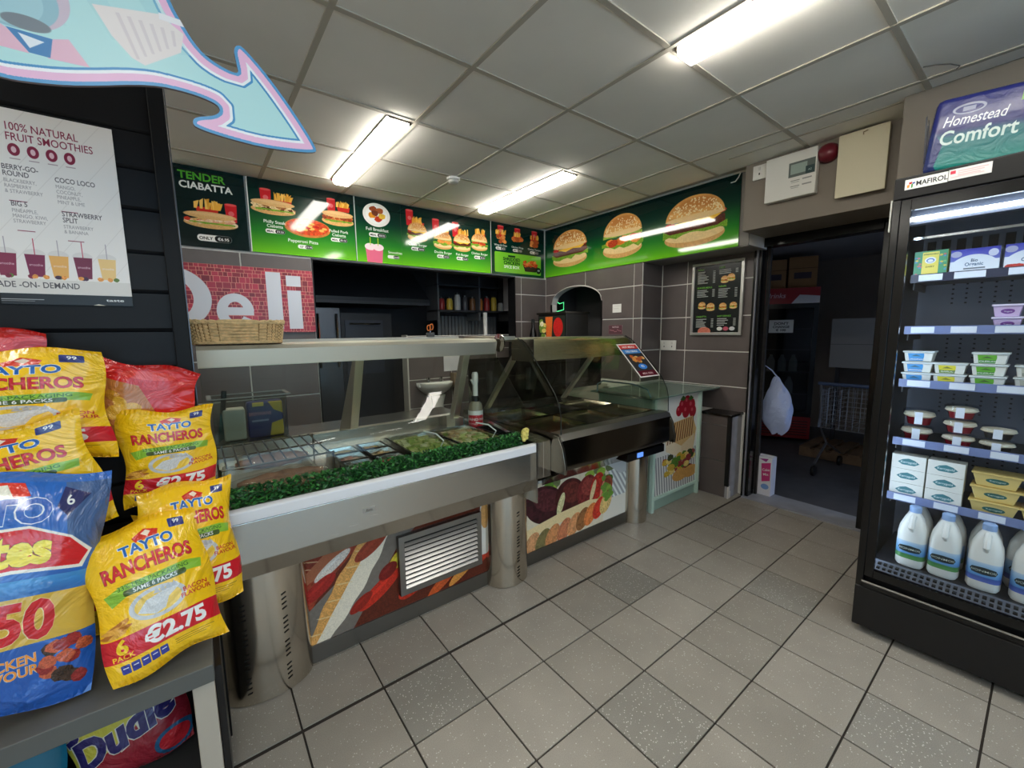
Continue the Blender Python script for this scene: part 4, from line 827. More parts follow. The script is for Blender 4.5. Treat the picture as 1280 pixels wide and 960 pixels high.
# milk bottles
def milkprint(green):
    c = Cv(400, 120, (150, 190, 226)); c.vgrad([(0, (190, 214, 236)), (.5, (110, 166, 216)), (.72, (84, 140, 200)), (.75, (60, 126, 70) if green else (56, 84, 160)), (1, (90, 150, 80) if green else (90, 110, 190))])
    for x in (50, 250): c.poly([(x-46, 50), (x-34, 34), (x, 28), (x+34, 34), (x+46, 50), (x+34, 68), (x, 74), (x-34, 68)], (20, 40, 44)); c.text(x, 58, 'AVONMORE', 13, (220, 224, 210), .01, 'c', sx=.75)
    return c
def rring(w, d, z, n=24, e=3.2):
    R = []
    for k in range(n):
        a = 2*PI*k/n-PI*.75; ca, sa = math.cos(a), math.sin(a); R.append((math.copysign(abs(ca)**(2/e), ca)*w, math.copysign(abs(sa)**(2/e), sa)*d, z))
    return R
def loft(m, rings, mi=0, uv=None, caps=True):
    o = len(m.v); n = len(rings[0])
    for r in rings: m.v += r
    for i in range(len(rings)-1):
        for k in range(n):
            q = [o+i*n+k, o+i*n+(k+1) % n, o+(i+1)*n+(k+1) % n, o+(i+1)*n+k]
            m.face(q, [(k/n, i/(len(rings)-1)), ((k+1)/n, i/(len(rings)-1)), ((k+1)/n, (i+1)/(len(rings)-1)), (k/n, (i+1)/(len(rings)-1))] if uv else None, mi)
    if caps: m.face([o+k for k in range(n)][::-1], None, mi); m.face([o+(len(rings)-1)*n+k for k in range(n)], None, mi)
    return m
M_MILK = mat('milk_plastic', (238, 238, 232), .32)
def milk(green):
    pm = pmat('milk_label_%d' % green, milkprint(green), .35); cap = mat('milk_cap', (150, 180, 224), .35)
    def f(t):
        R = [rring(.044, .044, .0), rring(.050, .050, .012), rring(.050, .050, .06), rring(.050, .050, .125), rring(.050, .050, .15), rring(.046, .046, .185), rring(.032, .034, .225, e=2.5), rring(.019, .019, .250, e=2), rring(.017, .017, .262, e=2)]
        loft(MB(), [[(x, y+.05, z) for x, y, z in r] for r in R]).build('bottle', M_MILK, t, smooth=True)
        loft(MB(), [[(x, y+.05, z) for x, y, z in rring(.0508, .0508, z)] for z in (.040, .122)], uv=True, caps=False).build('label_sleeve', pm, t, smooth=True)
        MB().lathe([(.021, .252), (.021, .276), (.018, .279)], (0, .05, 0), 18).build('cap', cap, t, smooth=True)
        MB().tube([(0, .012, .17), (0, -.006, .19), (0, .006, .225), (0, .026, .238)], .011, 8).build('handle', M_MILK, t, smooth=True)
    return f
S5 = .3565; GM = 'milk bottles on the fridge floor'
for y, x, gr_, lb in ((.320, 2.515, 1, 'green labelled milk bottle nearest the fridge side'), (.214, 2.515, 1, 'second milk bottle from the fridge side, with a green label'), (.095, 2.515, 0, 'third milk bottle along, with a blue label'), (-.025, 2.515, 0, 'blue labelled milk bottle cut off by the picture edge'),
                      (.320, 2.63, 1, 'milk bottle half hidden behind the first green labelled one'), (.213, 2.63, 1, 'milk bottle half hidden behind the second green labelled one'), (.105, 2.63, 0, 'milk bottle half hidden behind the first blue labelled one'), (-.005, 2.63, 0, 'milk bottle half hidden behind the last blue labelled one')):
    stock('milk_bottle', milk(gr_), lb, 'milk bottle', y, S5, x, rz=random.uniform(-.03, .03), group=GM)
# tissue pack on top of the fridge
c = Cv(520, 320, (30, 36, 110)); c.vgrad([(0, (40, 46, 120)), (.45, (26, 34, 108)), (.55, (36, 110, 120)), (1, (30, 140, 130))]); c.poly([(0, 320), (0, 120), (60, 200), (40, 320)], (36, 50, 110))
c.ell(125, 66, 56, 22, (200, 205, 215), al=.8); c.ell(125, 68, 46, 15, (40, 46, 116)); c.rect(104, 58, 146, 76, (200, 205, 215), .7)
c.text(44, 128, 'Homestead', 42, (226, 230, 236), .01, shear=.25, sx=.74); c.text(44, 204, 'Comfort', 58, (206, 226, 222), .02, sx=.86); c.rect(285, 0, 330, 80, (100, 160, 70)); c.text(308, 54, '9', 28, W_, .02, 'c')
t = thing('toilet_roll_pack', 'blue and teal shrink wrapped toilet roll pack lying on the tall fridge', 'toilet rolls', (2.66, .215, 2.106), rot=(0, .10, FACE_R))
MB().panel(-.23, .23, 0, .305, 0, .17).build('wrapper', [mat('wrap_blue', (34, 48, 116), .2, coat=.4, bump=(30, .4, .008, 1.0)), pmat('tissue_print', c, .34, .15, bump=(13, .5, .012, 1.6))], t, bevel=.028)
MB().sheet(lambda u, v: (-.228-.03*u, .03+.11*v*(1-u*.3)+.008*math.sin(v*18), .03+.02*math.sin(v*7)+u*.22), 8, 10).build('film_flap', mat('film_flap', (206, 210, 214), .15, trans=.3), t, smooth=True)
# ------------------------------------------------------------------ black slat wall unit, poster, shelf
gd = thing('slatted_display_unit', 'black slatted display unit with a grey shelf of crisps', 'shelving', (-.5, 1.75, 0)); L0 = neg(gd)
M_SLAT = mat('slat_black', (24, 25, 28), .45, noise=(6, .06), spec=.2); SY = 1.72
MB().box(-1.3, -.03, SY+.012, SY+.06, 0, 2.22).build('back_board', M_BLACK, gd, loc=L0)
zs = [1.463-.118*k for k in range(8, 0, -1)]+[1.463, 1.581, 1.699, 1.827, 1.944, 2.052, 2.21]
for z0, z1 in zip(zs, zs[1:]): MB().prism([(SY, z0+.012), (SY, z1), (SY+.012, z1), (SY+.012, z0), (SY+.006, z0+.004)], 'x', -1.3, -.052).build('slat', M_SLAT, gd, loc=L0)
MB().box(-.052, -.012, SY-.03, SY+.06, 0, 2.22).build('end_post', mat('post_black', (16, 17, 19), .5, spec=.2), gd, loc=L0, bevel=.003)
MB().box(-.0115, -.0085, SY-.022, SY-.010, .9, 2.2).build('edge_trim', mat('trim_steel', (90, 90, 94), .4, 1.0), gd, loc=L0)
MB().box(-1.3, -.012, SY-.03, SY+.06, 2.22, 2.25).build('top_rail', M_BLACK, gd, loc=L0)
MB().box(-1.3, -.034, 1.30, SY-.03, .520, .570).build('shelf_board', mat('shelf_grey', (88, 90, 88), .5, noise=(12, .05)), gd, loc=L0, bevel=.003)
MB().box(-.085, -.036, 1.315, 1.355, 0, .520).build('shelf_leg', mat('leg_pale', (176, 168, 156), .5), gd, loc=L0, bevel=.003)
MB().box(-.034, -.018, 1.33, 1.70, 0, .54).build('side_panel', M_BLACK, gd, loc=L0)
MB().box(-1.3, -.085, 1.36, SY-.03, .0, .12).build('lower_shelf', mat('lower_shelf', (60, 60, 60), .5), gd, loc=L0)
# smoothie poster
c = Cv(1050, 700, (232, 228, 226)); BX = (130, 28, 62); TXc = (84, 78, 84)
for k in range(12): c.poly([(k*150-600, 700), (k*150-596, 700), (k*150+100, 0), (k*150+96, 0)], (214, 208, 206), al=.7)
X0 = 638
c.rrect(536, 70, 572, 130, 8, BX); c.rrect(541, 75, 567, 125, 6, (232, 228, 226))
c.text(X0-30, 78, '100% NATURAL', 29, BX, .004); c.text(X0-28, 116, 'FRUIT SMOOTHIES', 29, BX, .004)
for k in range(4): c.ell(X0-2+k*72, 150, 23, 23, BX); c.ell(X0-2+k*72, 150, 10, 12, (226, 190, 200)); c.rect(X0-22+k*72, 182, X0+18+k*72, 186, (180, 160, 166))
def item(x, y, t, ls):
    for i, q in enumerate(t): c.text(x, y+i*24, q, 19, TXc, .012)
    y += len(t)*24
    for i, q in enumerate(ls): c.text(x, y+i*20, q, 14, (150, 144, 148), .0)
    c.rect(x+10, y+len(ls)*20+8, x+78, y+len(ls)*20+11, BX)
item(X0-58, 226, ['BERRY-GO-', 'ROUND'], ['BLACKBERRY,', 'RASPBERRY', '& STRAWBERRY']); item(X0+140, 250, ['COCO LOCO'], ['MANGO,', 'COCONUT,', 'PINEAPPLE,', 'MINT & LIME'])
item(X0-44, 362, ['BIG 5'], ['PINEAPPLE,', 'MANGO, KIWI,', 'STRAWBERRY']); item(X0+150, 382, ['STRAWBERRY', 'SPLIT'], ['STRAWBERRY', '& BANANA'])
for k, (x, q) in enumerate(((310, (206, 130, 60)), (430, (226, 170, 90)), (545, (130, 36, 70)), (655, (120, 26, 70)), (750, (226, 170, 90)), (850, (112, 30, 64)), (955, (232, 196, 130)))):
    c.poly([(x-40, 545), (x+40, 545), (x+30, 632), (x-30, 632)], q); c.ell(x, 545, 44, 22, (214, 210, 210), clip='top', al=.8); c.text(x, 590, 'smoothie', 10, (240, 225, 225), .0, 'c'); c.rect(x-1, 482, x+3, 545, (190, 60, 90) if k % 2 else (170, 160, 170))
    for j in range(3): blob(c, x+random.uniform(-40, 50), 632, 14, 9, random.choice(((120, 30, 60), (226, 150, 70), (90, 120, 50), (60, 30, 60))))
c.rect(0, 642, 1050, 700, (214, 210, 206)); c.text(470, 676, 'MADE -ON- DEMAND', 23, (70, 66, 72), .01, sx=1.1)
board('smoothie_poster', c, .50, .475, (-.640, SY-.002, 1.570), 0, 'white fruit smoothie poster taped to the black slats', 'poster', rough=.4, edge=M_WHITE, th=.0015)
c = Cv(300, 60, (16, 16, 18)); c.rect(0, 30, 90, 34, (160, 160, 160)); c.rect(0, 40, 70, 43, (130, 130, 130)); c.ell(255, 28, 22, 24, (20, 20, 22)); c.text(256, 34, 'taste', 16, (230, 230, 230), .02, 'c'); c.poly([(200, 60), (214, 52), (232, 60)], (220, 214, 196))
board('poster_footer', c, .26, .028, (-.40, SY-.0045, 1.541), 0, 'black footer strip with a round taste award under the smoothie poster', 'poster', rough=.35, th=.0015)

# ------------------------------------------------------------------ hanging arrow sign
AR = [(.017, 2.152), (.034, 2.115), (.061, 2.069), (.095, 2.050), (.133, 2.043), (.130, 2.065), (.126, 2.093), (.133, 2.107), (.146, 2.107), (.194, 2.059), (.247, 1.990), (.291, 1.922), (.285, 1.909), (.182, 1.896), (.106, 1.898), (.045, 1.905), (.036, 1.914), (.042, 1.928), (.079, 1.940), (.092, 1.956), (.082, 1.969), (.034, 1.976), (-.028, 1.972), (-.135, 1.933), (-.200, 1.919), (-.239, 1.915), (-.34, 1.93), (-.44, 2.0), (-.46, 2.12), (-.40, 2.24), (-.28, 2.32), (-.14, 2.33), (-.03, 2.28), (.005, 2.22)]
def chaikin(P, n=2):
    for _ in range(n):
        Q = []
        for i in range(len(P)):
            a, b = P[i], P[(i+1) % len(P)]; Q += [(a[0]*.75+b[0]*.25, a[1]*.75+b[1]*.25), (a[0]*.25+b[0]*.75, a[1]*.25+b[1]*.75)]
        P = Q
    return P
def inset(P, d):
    out = []; n = len(P); A = sum(P[i][0]*P[(i+1) % n][1]-P[(i+1) % n][0]*P[i][1] for i in range(n)); sg = 1 if A > 0 else -1
    for i in range(n):
        a, b, e = P[i-1], P[i], P[(i+1) % n]
        n1 = Vector((-(b[1]-a[1]), b[0]-a[0])).normalized()*sg; n2 = Vector((-(e[1]-b[1]), e[0]-b[0])).normalized()*sg; k = (n1+n2); k = k/max(.5, k.length_squared/2)
        out.append((b[0]+k.x*d, b[1]+k.y*d))
    return out
ARS = chaikin(AR, 2); ax0, az0, aw, ah = -.47, 1.88, .78, .47
def apx(P): return [((x-ax0)/aw*1000, (1-(z-az0)/ah)*600) for x, z in P]
c = Cv(1000, 600, (0, 0, 0)); c.poly(apx(ARS), (255, 255, 255)); inside = c.a[..., 0] > 127; dist = np.zeros(inside.shape, np.float32); cur = inside.copy()
for k in range(44):
    dist += cur; n_ = cur.copy(); n_[1:] &= cur[:-1]; n_[:-1] &= cur[1:]; n_[:, 1:] &= cur[:, :-1]; n_[:, :-1] &= cur[:, 1:]
    if k % 2: n_[1:, 1:] &= cur[:-1, :-1]; n_[:-1, :-1] &= cur[1:, 1:]; n_[1:, :-1] &= cur[:-1, 1:]; n_[:-1, 1:] &= cur[1:, :-1]
    cur = n_
c.a[:] = (86, 156, 206)
for th, q in ((8, (240, 190, 222)), (24, (244, 246, 250)), (31, (70, 146, 200)), (36, (184, 226, 228))): c.a[dist > th] = q
for k in range(7): c.poly([(k*120-100, 450-k*10), (k*120-60, 440-k*10), (k*120-180, 150), (k*120-230, 150)], (168, 214, 220), al=.5)
c.poly([(470, 330), (600, 300), (650, 330), (640, 380), (560, 440), (535, 430), (500, 390)], (236, 226, 224)); [c.poly([(545+k*16, 430-k*12), (551+k*16, 428-k*12), (520+k*22, 330), (512+k*22, 332)], (222, 210, 212)) for k in range(6)]
c.rect(600, 296, 660, 312, (238, 236, 240))
c.ell(338, 352, 92, 84, (206, 190, 206)); c.ell(344, 300, 84, 60, (236, 180, 208), ang=-15); c.ell(326, 366, 84, 72, (150, 192, 206)); c.ell(318, 372, 66, 60, (166, 206, 216)); c.ell(352, 420, 40, 16, (120, 130, 140))
c.poly([(270, 476), (300, 430), (330, 450), (350, 486), (280, 486)], (232, 186, 206)); c.poly([(380, 486), (392, 440), (420, 430), (452, 482)], (232, 186, 206)); c.poly([(318, 440), (392, 440), (384, 484), (350, 484)], (64, 130, 186)); c.poly([(336, 446), (378, 452), (352, 474)], (232, 238, 244))
m = MB(); n = len(ARS); AYp = 1.2
m.v += [(x, -.004, z) for x, z in ARS]+[(x, .004, z) for x, z in ARS]
m.face(range(n), [((x-ax0)/aw, (z-az0)/ah) for x, z in ARS], 1); m.face(range(2*n-1, n-1, -1), None, 0)
for i in range(n): m.face((i, n+i, n+(i+1) % n, (i+1) % n), None, 0)
t = thing('arrow_sign', 'pale blue and pink curved arrow board hanging from the ceiling', 'sign', (-.1, AYp, 1.9))
m.build('arrow_board', [mat('board_edge', (130, 120, 130), .5), pmat('arrow_print', c, .35)], t, loc=(.1, 0, -1.9))
for x, z in ((-.30, 2.30), (-.06, 2.30)): MB().tube([(x, 0, z-.01), (x, 0, H-.004)], .0012, 5).build('hanging_wire', M_CHROME, t, loc=(.1, 0, -1.9))

# ------------------------------------------------------------------ crisp bags
def yellow_print():
    c = Cv(440, 640, (246, 196, 24)); c.rect(0, 0, 440, 26, (236, 184, 20)); c.rect(0, 612, 440, 640, (236, 184, 20))
    c.rrect(330, 34, 392, 74, 5, (40, 50, 120)); c.text(361, 58, '99', 18, W_, .02, 'c')
    c.poly([(190, 66), (240, 44), (290, 62), (280, 86), (200, 88)], (206, 52, 36)); c.poly([(224, 60), (246, 50), (262, 62), (246, 78)], (240, 220, 200))
    c.otext(236, 128, 'TAYTO', 42, (30, 96, 176), (232, 236, 240), .035, bold=.03, al='c', sx=1.0)
    c.otext(222, 216, 'RANCHEROS', 60, (206, 40, 48), (90, 24, 24), .012, bold=.03, al='c', sx=.66, arc=.14)
    c.poly([(40, 268), (110, 242), (350, 236), (410, 250), (402, 290), (340, 282), (120, 292), (60, 318)], (140, 190, 60)); c.text(226, 262, '33% LESS PACKAGING', 19, (60, 110, 40), .01, 'c'); c.rrect(110, 266, 346, 292, 10, (70, 90, 40)); c.text(228, 286, 'SAME 6 PACKS', 18, W_, .015, 'c')
    c.ell(220, 362, 108, 66, (196, 196, 196)); c.ell(220, 362, 88, 50, (236, 196, 60)); c.poly([(140, 380), (180, 340), (230, 330), (300, 310), (310, 330), (260, 360), (240, 400), (200, 410)], (206, 206, 206), ns=.1)
    for k in range(4): c.poly([(210+k*22, 325), (226+k*22, 300), (236+k*22, 330)], (180, 180, 182))
    c.text(362, 370, 'BACON', 19, (196, 50, 40), .02, 'c'); c.text(362, 394, 'FLAVOUR', 19, (196, 50, 40), .02, 'c')
    for k in range(14): c.ell(80+random.uniform(-50, 50), 410+random.uniform(-22, 22), 34, 8, random.choice(((206, 140, 50), (226, 166, 70), (180, 110, 40))), ang=random.uniform(-40, 20))
    c.rect(0, 446, 440, 540, (204, 30, 42)); c.otext(64, 510, '6', 56, (246, 206, 40), (246, 206, 40), .01, bold=.03, al='c'); c.text(64, 534, 'PACK', 20, (246, 206, 40), .02, 'c'); c.otext(262, 524, '€2.75', 66, (242, 242, 240), (242, 242, 240), .01, bold=.035, al='c', sx=1.05)
    for k in range(5): c.rrect(46+k*34, 556, 76+k*34, 594, 4, (48, 60, 150)); c.rect(52+k*34, 568, 70+k*34, 572, (220, 224, 240))
    for k in range(3): c.rect(240, 560+k*10, 400-k*20, 563+k*10, (150, 120, 30))
    return c
def blue_print():
    c = Cv(520, 680, (44, 104, 190)); c.rect(0, 0, 520, 26, (60, 110, 190)); c.poly([(400, 26), (520, 26), (520, 250), (430, 200)], (86, 100, 130), al=.7)
    c.poly([(150, 40), (210, 26), (300, 30), (320, 66), (150, 74)], (220, 60, 46)); c.poly([(200, 40), (260, 34), (280, 70), (190, 76)], (240, 236, 220))
    c.otext(200, 140, 'TAYTO', 66, (44, 96, 186), (236, 240, 246), .03, bold=.035, al='c', sx=1.15)
    c.poly([(400, 40), (470, 66), (420, 130), (390, 100)], (40, 44, 96)); c.text(424, 96, '6', 30, W_, .02, 'c', ang=-20)
    c.poly([(0, 190), (120, 160), (330, 150), (440, 190), (500, 240), (480, 290), (300, 280), (0, 300)], (240, 236, 226)); c.poly([(0, 196), (120, 168), (330, 158), (436, 196), (490, 244), (470, 280), (300, 270), (0, 290)], (214, 40, 44))
    c.otext(236, 256, 'Skates', 84, (246, 226, 60), (110, 60, 20), .012, bold=.05, al='c', sx=1.02)
    c.vgrad([(0, (70, 150, 214)), (1, (44, 104, 180))], 0, 300, 520, 350); c.rect(0, 350, 520, 500, (214, 176, 70)); c.otext(240, 470, '€2.50', 104, (206, 34, 44), (236, 226, 180), .012, bold=.04, al='c')
    c.poly([(0, 500), (520, 480), (520, 680), (0, 680)], (34, 92, 180)); c.otext(300, 546, 'CHICKEN', 26, (238, 150, 60), (240, 226, 200), .02, al='c', ang=-6); c.otext(306, 578, 'FLAVOUR', 26, (238, 150, 60), (240, 226, 200), .02, al='c', ang=-6)
    for x, y, w, h in ((150, 590, 120, 26), (60, 570, 60, 34), (180, 620, 90, 26), (80, 630, 90, 22)): c.ell(x, y, w, h, (206, 140, 80), ang=-10, ns=.1)
    for k in range(14): blob(c, 440+random.uniform(-40, 60), 560+random.uniform(-60, 60), 24, 20, random.choice(((150, 40, 40), (190, 90, 60), (60, 40, 30))))
    return c
def red_print():
    c = Cv(400, 400, (206, 36, 36)); c.poly([(0, 90), (170, 120), (260, 260), (240, 400), (0, 400)], (190, 120, 60)); [c.ell(120+random.uniform(-60, 60), 250+random.uniform(-70, 80), 34, 24, random.choice(((226, 176, 60), (236, 196, 90), (200, 140, 40))), ang=random.uniform(0, 90), ns=.1) for k in range(9)]
    c.poly([(260, 400), (290, 300), (400, 270), (400, 400)], (30, 140, 206)); c.poly([(0, 0), (400, 0), (400, 24), (0, 24)], (190, 30, 30)); c.ell(200, 60, 110, 24, (226, 70, 60)); return c
def under_print():
    c = Cv(480, 480, (196, 186, 70)); c.poly([(0, 480), (0, 380), (480, 200), (480, 480)], (150, 36, 50)); c.otext(230, 170, 'Jumpe', 110, (46, 40, 100), (214, 210, 200), .02, bold=.05, al='c', ang=-8, shear=.2); c.otext(230, 330, 'Dudle', 120, (46, 40, 100), (214, 210, 200), .02, bold=.05, al='c', ang=-10, shear=.2); c.ell(400, 420, 90, 60, (40, 90, 130)); c.ell(400, 420, 70, 44, (196, 40, 50)); return c
def bagmesh(w, h, d, seed, pm, em, name):
    rd = random.Random(seed); ph = [rd.uniform(0, 6.3) for _ in range(12)]; tw = rd.uniform(-.06, .06)
    def S(u, v, q):
        a = 2*u-1; b = 2*v-1
        e = max(0, 1-abs(a)**3.2)**.8*max(0, 1-abs(b)**3.4)**.75
        wr = (.05*math.sin(7*u+4*v+ph[0])+.04*math.sin(11*v-5*u+ph[1])+.03*math.sin(17*u+ph[2])*math.sin(13*v+ph[3]))*(1-.35*e)
        edge = (1-e)
        x = a*w/2*(1-.05*(1-b*b)*rd_k+.03*b*tw*8)+.006*math.sin(9*v+ph[4])*edge; z = v*h+.008*math.sin(8*u+ph[5])*edge
        crimp = .0025*math.sin(u*150) if v > .955 or v < .04 else 0
        y = -q*(d/2*e+d*.40*wr*min(1, e*3))+.014*math.sin(3.2*u+ph[6]+v*2.3)*edge*(1.6*v*v+.4)+crimp+.01*b*a*math.sin(ph[7])
        return (x, y, z)
    rd_k = rd.uniform(.6, 1.2)
    m = MB().sheet(lambda u, v: S(u, v, 1), 44, 56, 1); m.sheet(lambda u, v: S(u, v, -1), 24, 30, 0, flip=True)
    return m
YP = pmat('yellow_bag_print', yellow_print(), .17, .6, bump=(9, .85, .03, 1.4)); YE = mat('yellow_foil', (244, 192, 22), .22, coat=.4, bump=(14, .5, .01))
BP = pmat('blue_bag_print', blue_print(), .15, .7, bump=(7, .95, .035, 1.5)); BE = mat('blue_foil', (44, 100, 186), .2, coat=.4)
RP = pmat('red_bag_print', red_print(), .16, .6, bump=(10, .9, .03, 1.4)); RE = mat('red_foil', (200, 36, 36), .2, coat=.4)
UP = pmat('under_bag_print', under_print(), .25, .3, bump=(9, .8, .03, 1.4)); UE = mat('under_foil', (150, 36, 50), .25)
TE = mat('teal_foil', (30, 110, 140), .22, coat=.3)
CR = 'crisp bags on the grey shelf'
def bag(w, h, d, seed, P, E, loc, lean, rz, roll, label, group=CR):
    o = bagmesh(w, h, d, seed, P, E, 'crisp_bag').build('crisp_bag', [E, P], loc=loc, smooth=True)
    o.rotation_mode = 'XYZ'; o.matrix_world = Matrix.Translation(loc) @ Matrix.Rotation(rz, 4, 'Z') @ Matrix.Rotation(-lean, 4, 'X') @ Matrix.Rotation(roll, 4, 'Y')
    return tag(o, label, 'crisps', group)
R_ = math.radians
bag(.245, .375, .085, 1, YP, YE, (-.112, 1.348, .600), R_(18), R_(4), R_(-7), 'yellow crisp multipack standing at the front corner of the grey shelf')
bag(.235, .375, .08, 2, YP, YE, (-.055, 1.484, .640), R_(13), R_(14), R_(2), 'yellow crisp multipack tucked behind the front corner bag')
bag(.230, .29, .055, 3, YP, YE, (-.090, 1.636, .938), R_(0), R_(3), R_(0), 'yellow crisp multipack standing high on the pile beside the slat post')
bag(.34, .30, .075, 4, YP, YE, (-.376, 1.606, 1.118), R_(2), R_(-3), R_(1), 'yellow crisp multipack on top of the pile under the smoothie poster')
bag(.33, .31, .07, 5, YP, YE, (-.360, 1.520, .925), R_(4), R_(-2), R_(-11), 'yellow crisp multipack tilted above the large blue bag')
bag(.345, .535, .08, 6, BP, BE, (-.446, 1.352, .612), R_(11), R_(7), R_(9), 'large blue crisp bag with a gold price band')
bag(.25, .22, .045, 7, RP, RE, (-.165, 1.672, 1.150), R_(0), R_(0), R_(14), 'red snack bag with a blue corner lying behind the yellow ones')
bag(.26, .20, .04, 8, RP, RE, (-.475, 1.682, 1.28), R_(0), R_(0), R_(8), 'red snack bag peeping over the topmost yellow bag')
bag(.30, .50, .05, 9, YP, YE, (-.42, 1.635, .584), R_(0), 0, 0, 'yellow crisp multipack buried behind the large blue bag')
bag(.20, .33, .05, 12, YP, YE, (-.10, 1.645, .584), R_(0), 0, 0, 'yellow crisp multipack at the bottom of the pile by the slat wall')
bag(.27, .33, .08, 10, UP, UE, (-.235, 1.575, .150), R_(12), R_(0), R_(-8), 'yellow and purple snack bag below the grey shelf', 'snack bags under the grey shelf')
bag(.24, .33, .08, 11, TE, TE, (-.50, 1.55, .140), R_(10), R_(0), R_(0), 'plain teal snack bag below the grey shelf', 'snack bags under the grey shelf')
# ------------------------------------------------------------------ wicker basket on the cold hood
def wicker(name, loc, w, d, h, label):
    t = thing(name, label, 'basket', loc); M_W = mat('wicker', (222, 188, 136), .6, noise=(60, .25)); M_W2 = mat('wicker_dark', (150, 112, 66), .65)
    MB().box(-w*.46, w*.46, -d*.44, d*.44, 0, .004).build('base', M_W2, t)
    def per(s, k):        # superellipse ring: s scale
        e = 6; ca, sa = math.cos(k), math.sin(k); return (math.copysign(abs(ca)**(2/e), ca)*w/2*s, math.copysign(abs(sa)**(2/e), sa)*d/2*s)
    n = 40; st = MB()
    for k in range(n):
        a = 2*PI*(k+.5)/n; p, q = per(.92, a), per(1.0, a); st.tube([(p[0], p[1], 0), (q[0], q[1], h*.9)], .0036, 6)
    o = st.build('stakes', M_W2, t); o['kind'] = 'stuff'
    wv = MB()
    for r in range(13):
        z = .006+r*(h*.86)/13; s = .92+.08*z/h
        P = []
        for k in range(n*2+1):
            a = 2*PI*k/(n*2); x, y = per(s, a); L = math.hypot(x, y); off = .0048*math.cos(PI*k/2+PI*(r % 2)); P.append((x+off*x/L, y+off*y/L, z))
        wv.tube(P, .0040, 6)
    o = wv.build('woven_sides', M_W, t, smooth=True); o['kind'] = 'stuff'
    for r in range(2):
        P = []
        for k in range(n*3+1):
            a = 2*PI*k/(n*3); x, y = per(1.02, a); P.append((x, y+.0*k, h*.92+.005*math.sin(k*1.1+r*PI)+r*.002))
        MB().tube(P, .0062, 6).build('braided_rim', M_W, t, smooth=True)
    for r in range(1): MB().tube([(*per(.93, 2*PI*k/60), .0065) for k in range(61)], .006, 6).build('foot_rim', M_W, t, smooth=True)
wicker('wicker_basket', (.150, 2.16, 1.4135), .338, .20, .098, 'empty pale wicker basket on the cold counter hood')
# ------------------------------------------------------------------ garnish strip
rg = random.Random(5); m = MB()
for k in range(4200):
    x = rg.uniform(.05, 1.375); y = 1.745+rg.gauss(0, .016); z = rg.uniform(.835, .905); y = min(max(y, 1.727), 1.746)
    a = rg.uniform(0, 6.3); b = rg.uniform(-.9, .9); s_ = rg.uniform(.007, .013); ux = Vector((math.cos(a), math.sin(a)*.7, b)).normalized()*s_; vx = ux.cross(Vector((rg.uniform(-1, 1), rg.uniform(-1, 1), rg.uniform(.2, 1)))).normalized()*s_*.8; p = Vector((x, y, z))
    m.add([p-ux, p+vx*.6-ux*.2, p+ux, p-vx*.6+ux*.2], [(0, 1, 2, 3)], rg.randrange(3))
gm = [mat('parsley_%d' % i, q, .5) for i, q in enumerate(((36, 92, 42), (60, 128, 56), (28, 70, 36)))]
o = m.build('leaves', gm, None, fix=False); t = thing('garnish_strip', 'green plastic parsley garnish strip along the cold counter front', 'garnish', (.73, 1.735, .815)); o.parent = t; o.location = neg(t); o['kind'] = 'stuff'
MB().tube([(.05, 1.735, .826), (1.405, 1.735, .826)], .010, 6).build('stem', mat('parsley_stem', (24, 60, 26), .6), t, loc=neg(t))
m = MB()
for k in range(26): m.ball((1.40+rg.uniform(-.022, .018), 1.728+rg.uniform(-.008, .012), .880+rg.uniform(-.02, .04)), rg.uniform(.007, .013), 8, 5)
o = m.build('artificial_flower', mat('pale_yellow', (220, 206, 116), .7, noise=(60, .2)), smooth=True); tag(o, 'pale yellow artificial flower at the end of the garnish strip', 'flower')
# ------------------------------------------------------------------ food in the cold display
M_PAN = steel('steel_gn', (196, 196, 192), .2); ZD = .816
def gnpan(t, w, d, h, name='pan', m=None):
    a, b = w/2, d/2; q = MB(); s = .012
    q.add([(-a, -b, h), (a, -b, h), (a, b, h), (-a, b, h), (-a+s, -b+s, h), (a-s, -b+s, h), (a-s, b-s, h), (-a+s, b-s, h), (-a+s*1.8, -b+s*1.8, .006), (a-s*1.8, -b+s*1.8, .006), (a-s*1.8, b-s*1.8, .006), (-a+s*1.8, b-s*1.8, .006)],
          [(0, 1, 5, 4), (1, 2, 6, 5), (2, 3, 7, 6), (3, 0, 4, 7), (4, 5, 9, 8), (5, 6, 10, 9), (6, 7, 11, 10), (7, 4, 8, 11), (8, 9, 10, 11)])
    q.box(-a, a, -b, -b+.002, 0, h).box(-a, a, b-.002, b, 0, h).box(-a, -a+.002, -b, b, 0, h).box(a-.002, a, -b, b, 0, h)
    return q.build(name, m or M_PAN, t)
def heap(w, d, z0, h, cols, n, seed, s=.014):
    rr = random.Random(seed); m = MB()
    for k in range(n):
        x, y = rr.uniform(-w/2, w/2), rr.uniform(-d/2, d/2); z = z0+h*rr.random()*(1-(2*x/w)**4)*(1-(2*y/d)**4)
        m.box(x-s*rr.uniform(.5, 1), x+s*rr.uniform(.5, 1), y-s*rr.uniform(.4, .8), y+s*rr.uniform(.4, .8), z-s*.3, z+s*rr.uniform(.1, .5), rr.randrange(len(cols)))
    return m
FOOD = {'onion': ((226, 216, 206), (206, 180, 190)), 'cheese': ((226, 206, 150), (236, 220, 176)), 'ham': ((214, 160, 150), (226, 186, 176)), 'lettuce': ((150, 170, 90), (190, 196, 130), (214, 214, 170)), 'tomato': ((180, 80, 60), (200, 110, 80)), 'corn': ((226, 190, 80), (206, 160, 60)), 'chicken': ((216, 196, 160), (196, 164, 120))}
def foodmats(k): return [mat('food_%s_%d' % (k, i), q, .5) for i, q in enumerate(FOOD[k])]
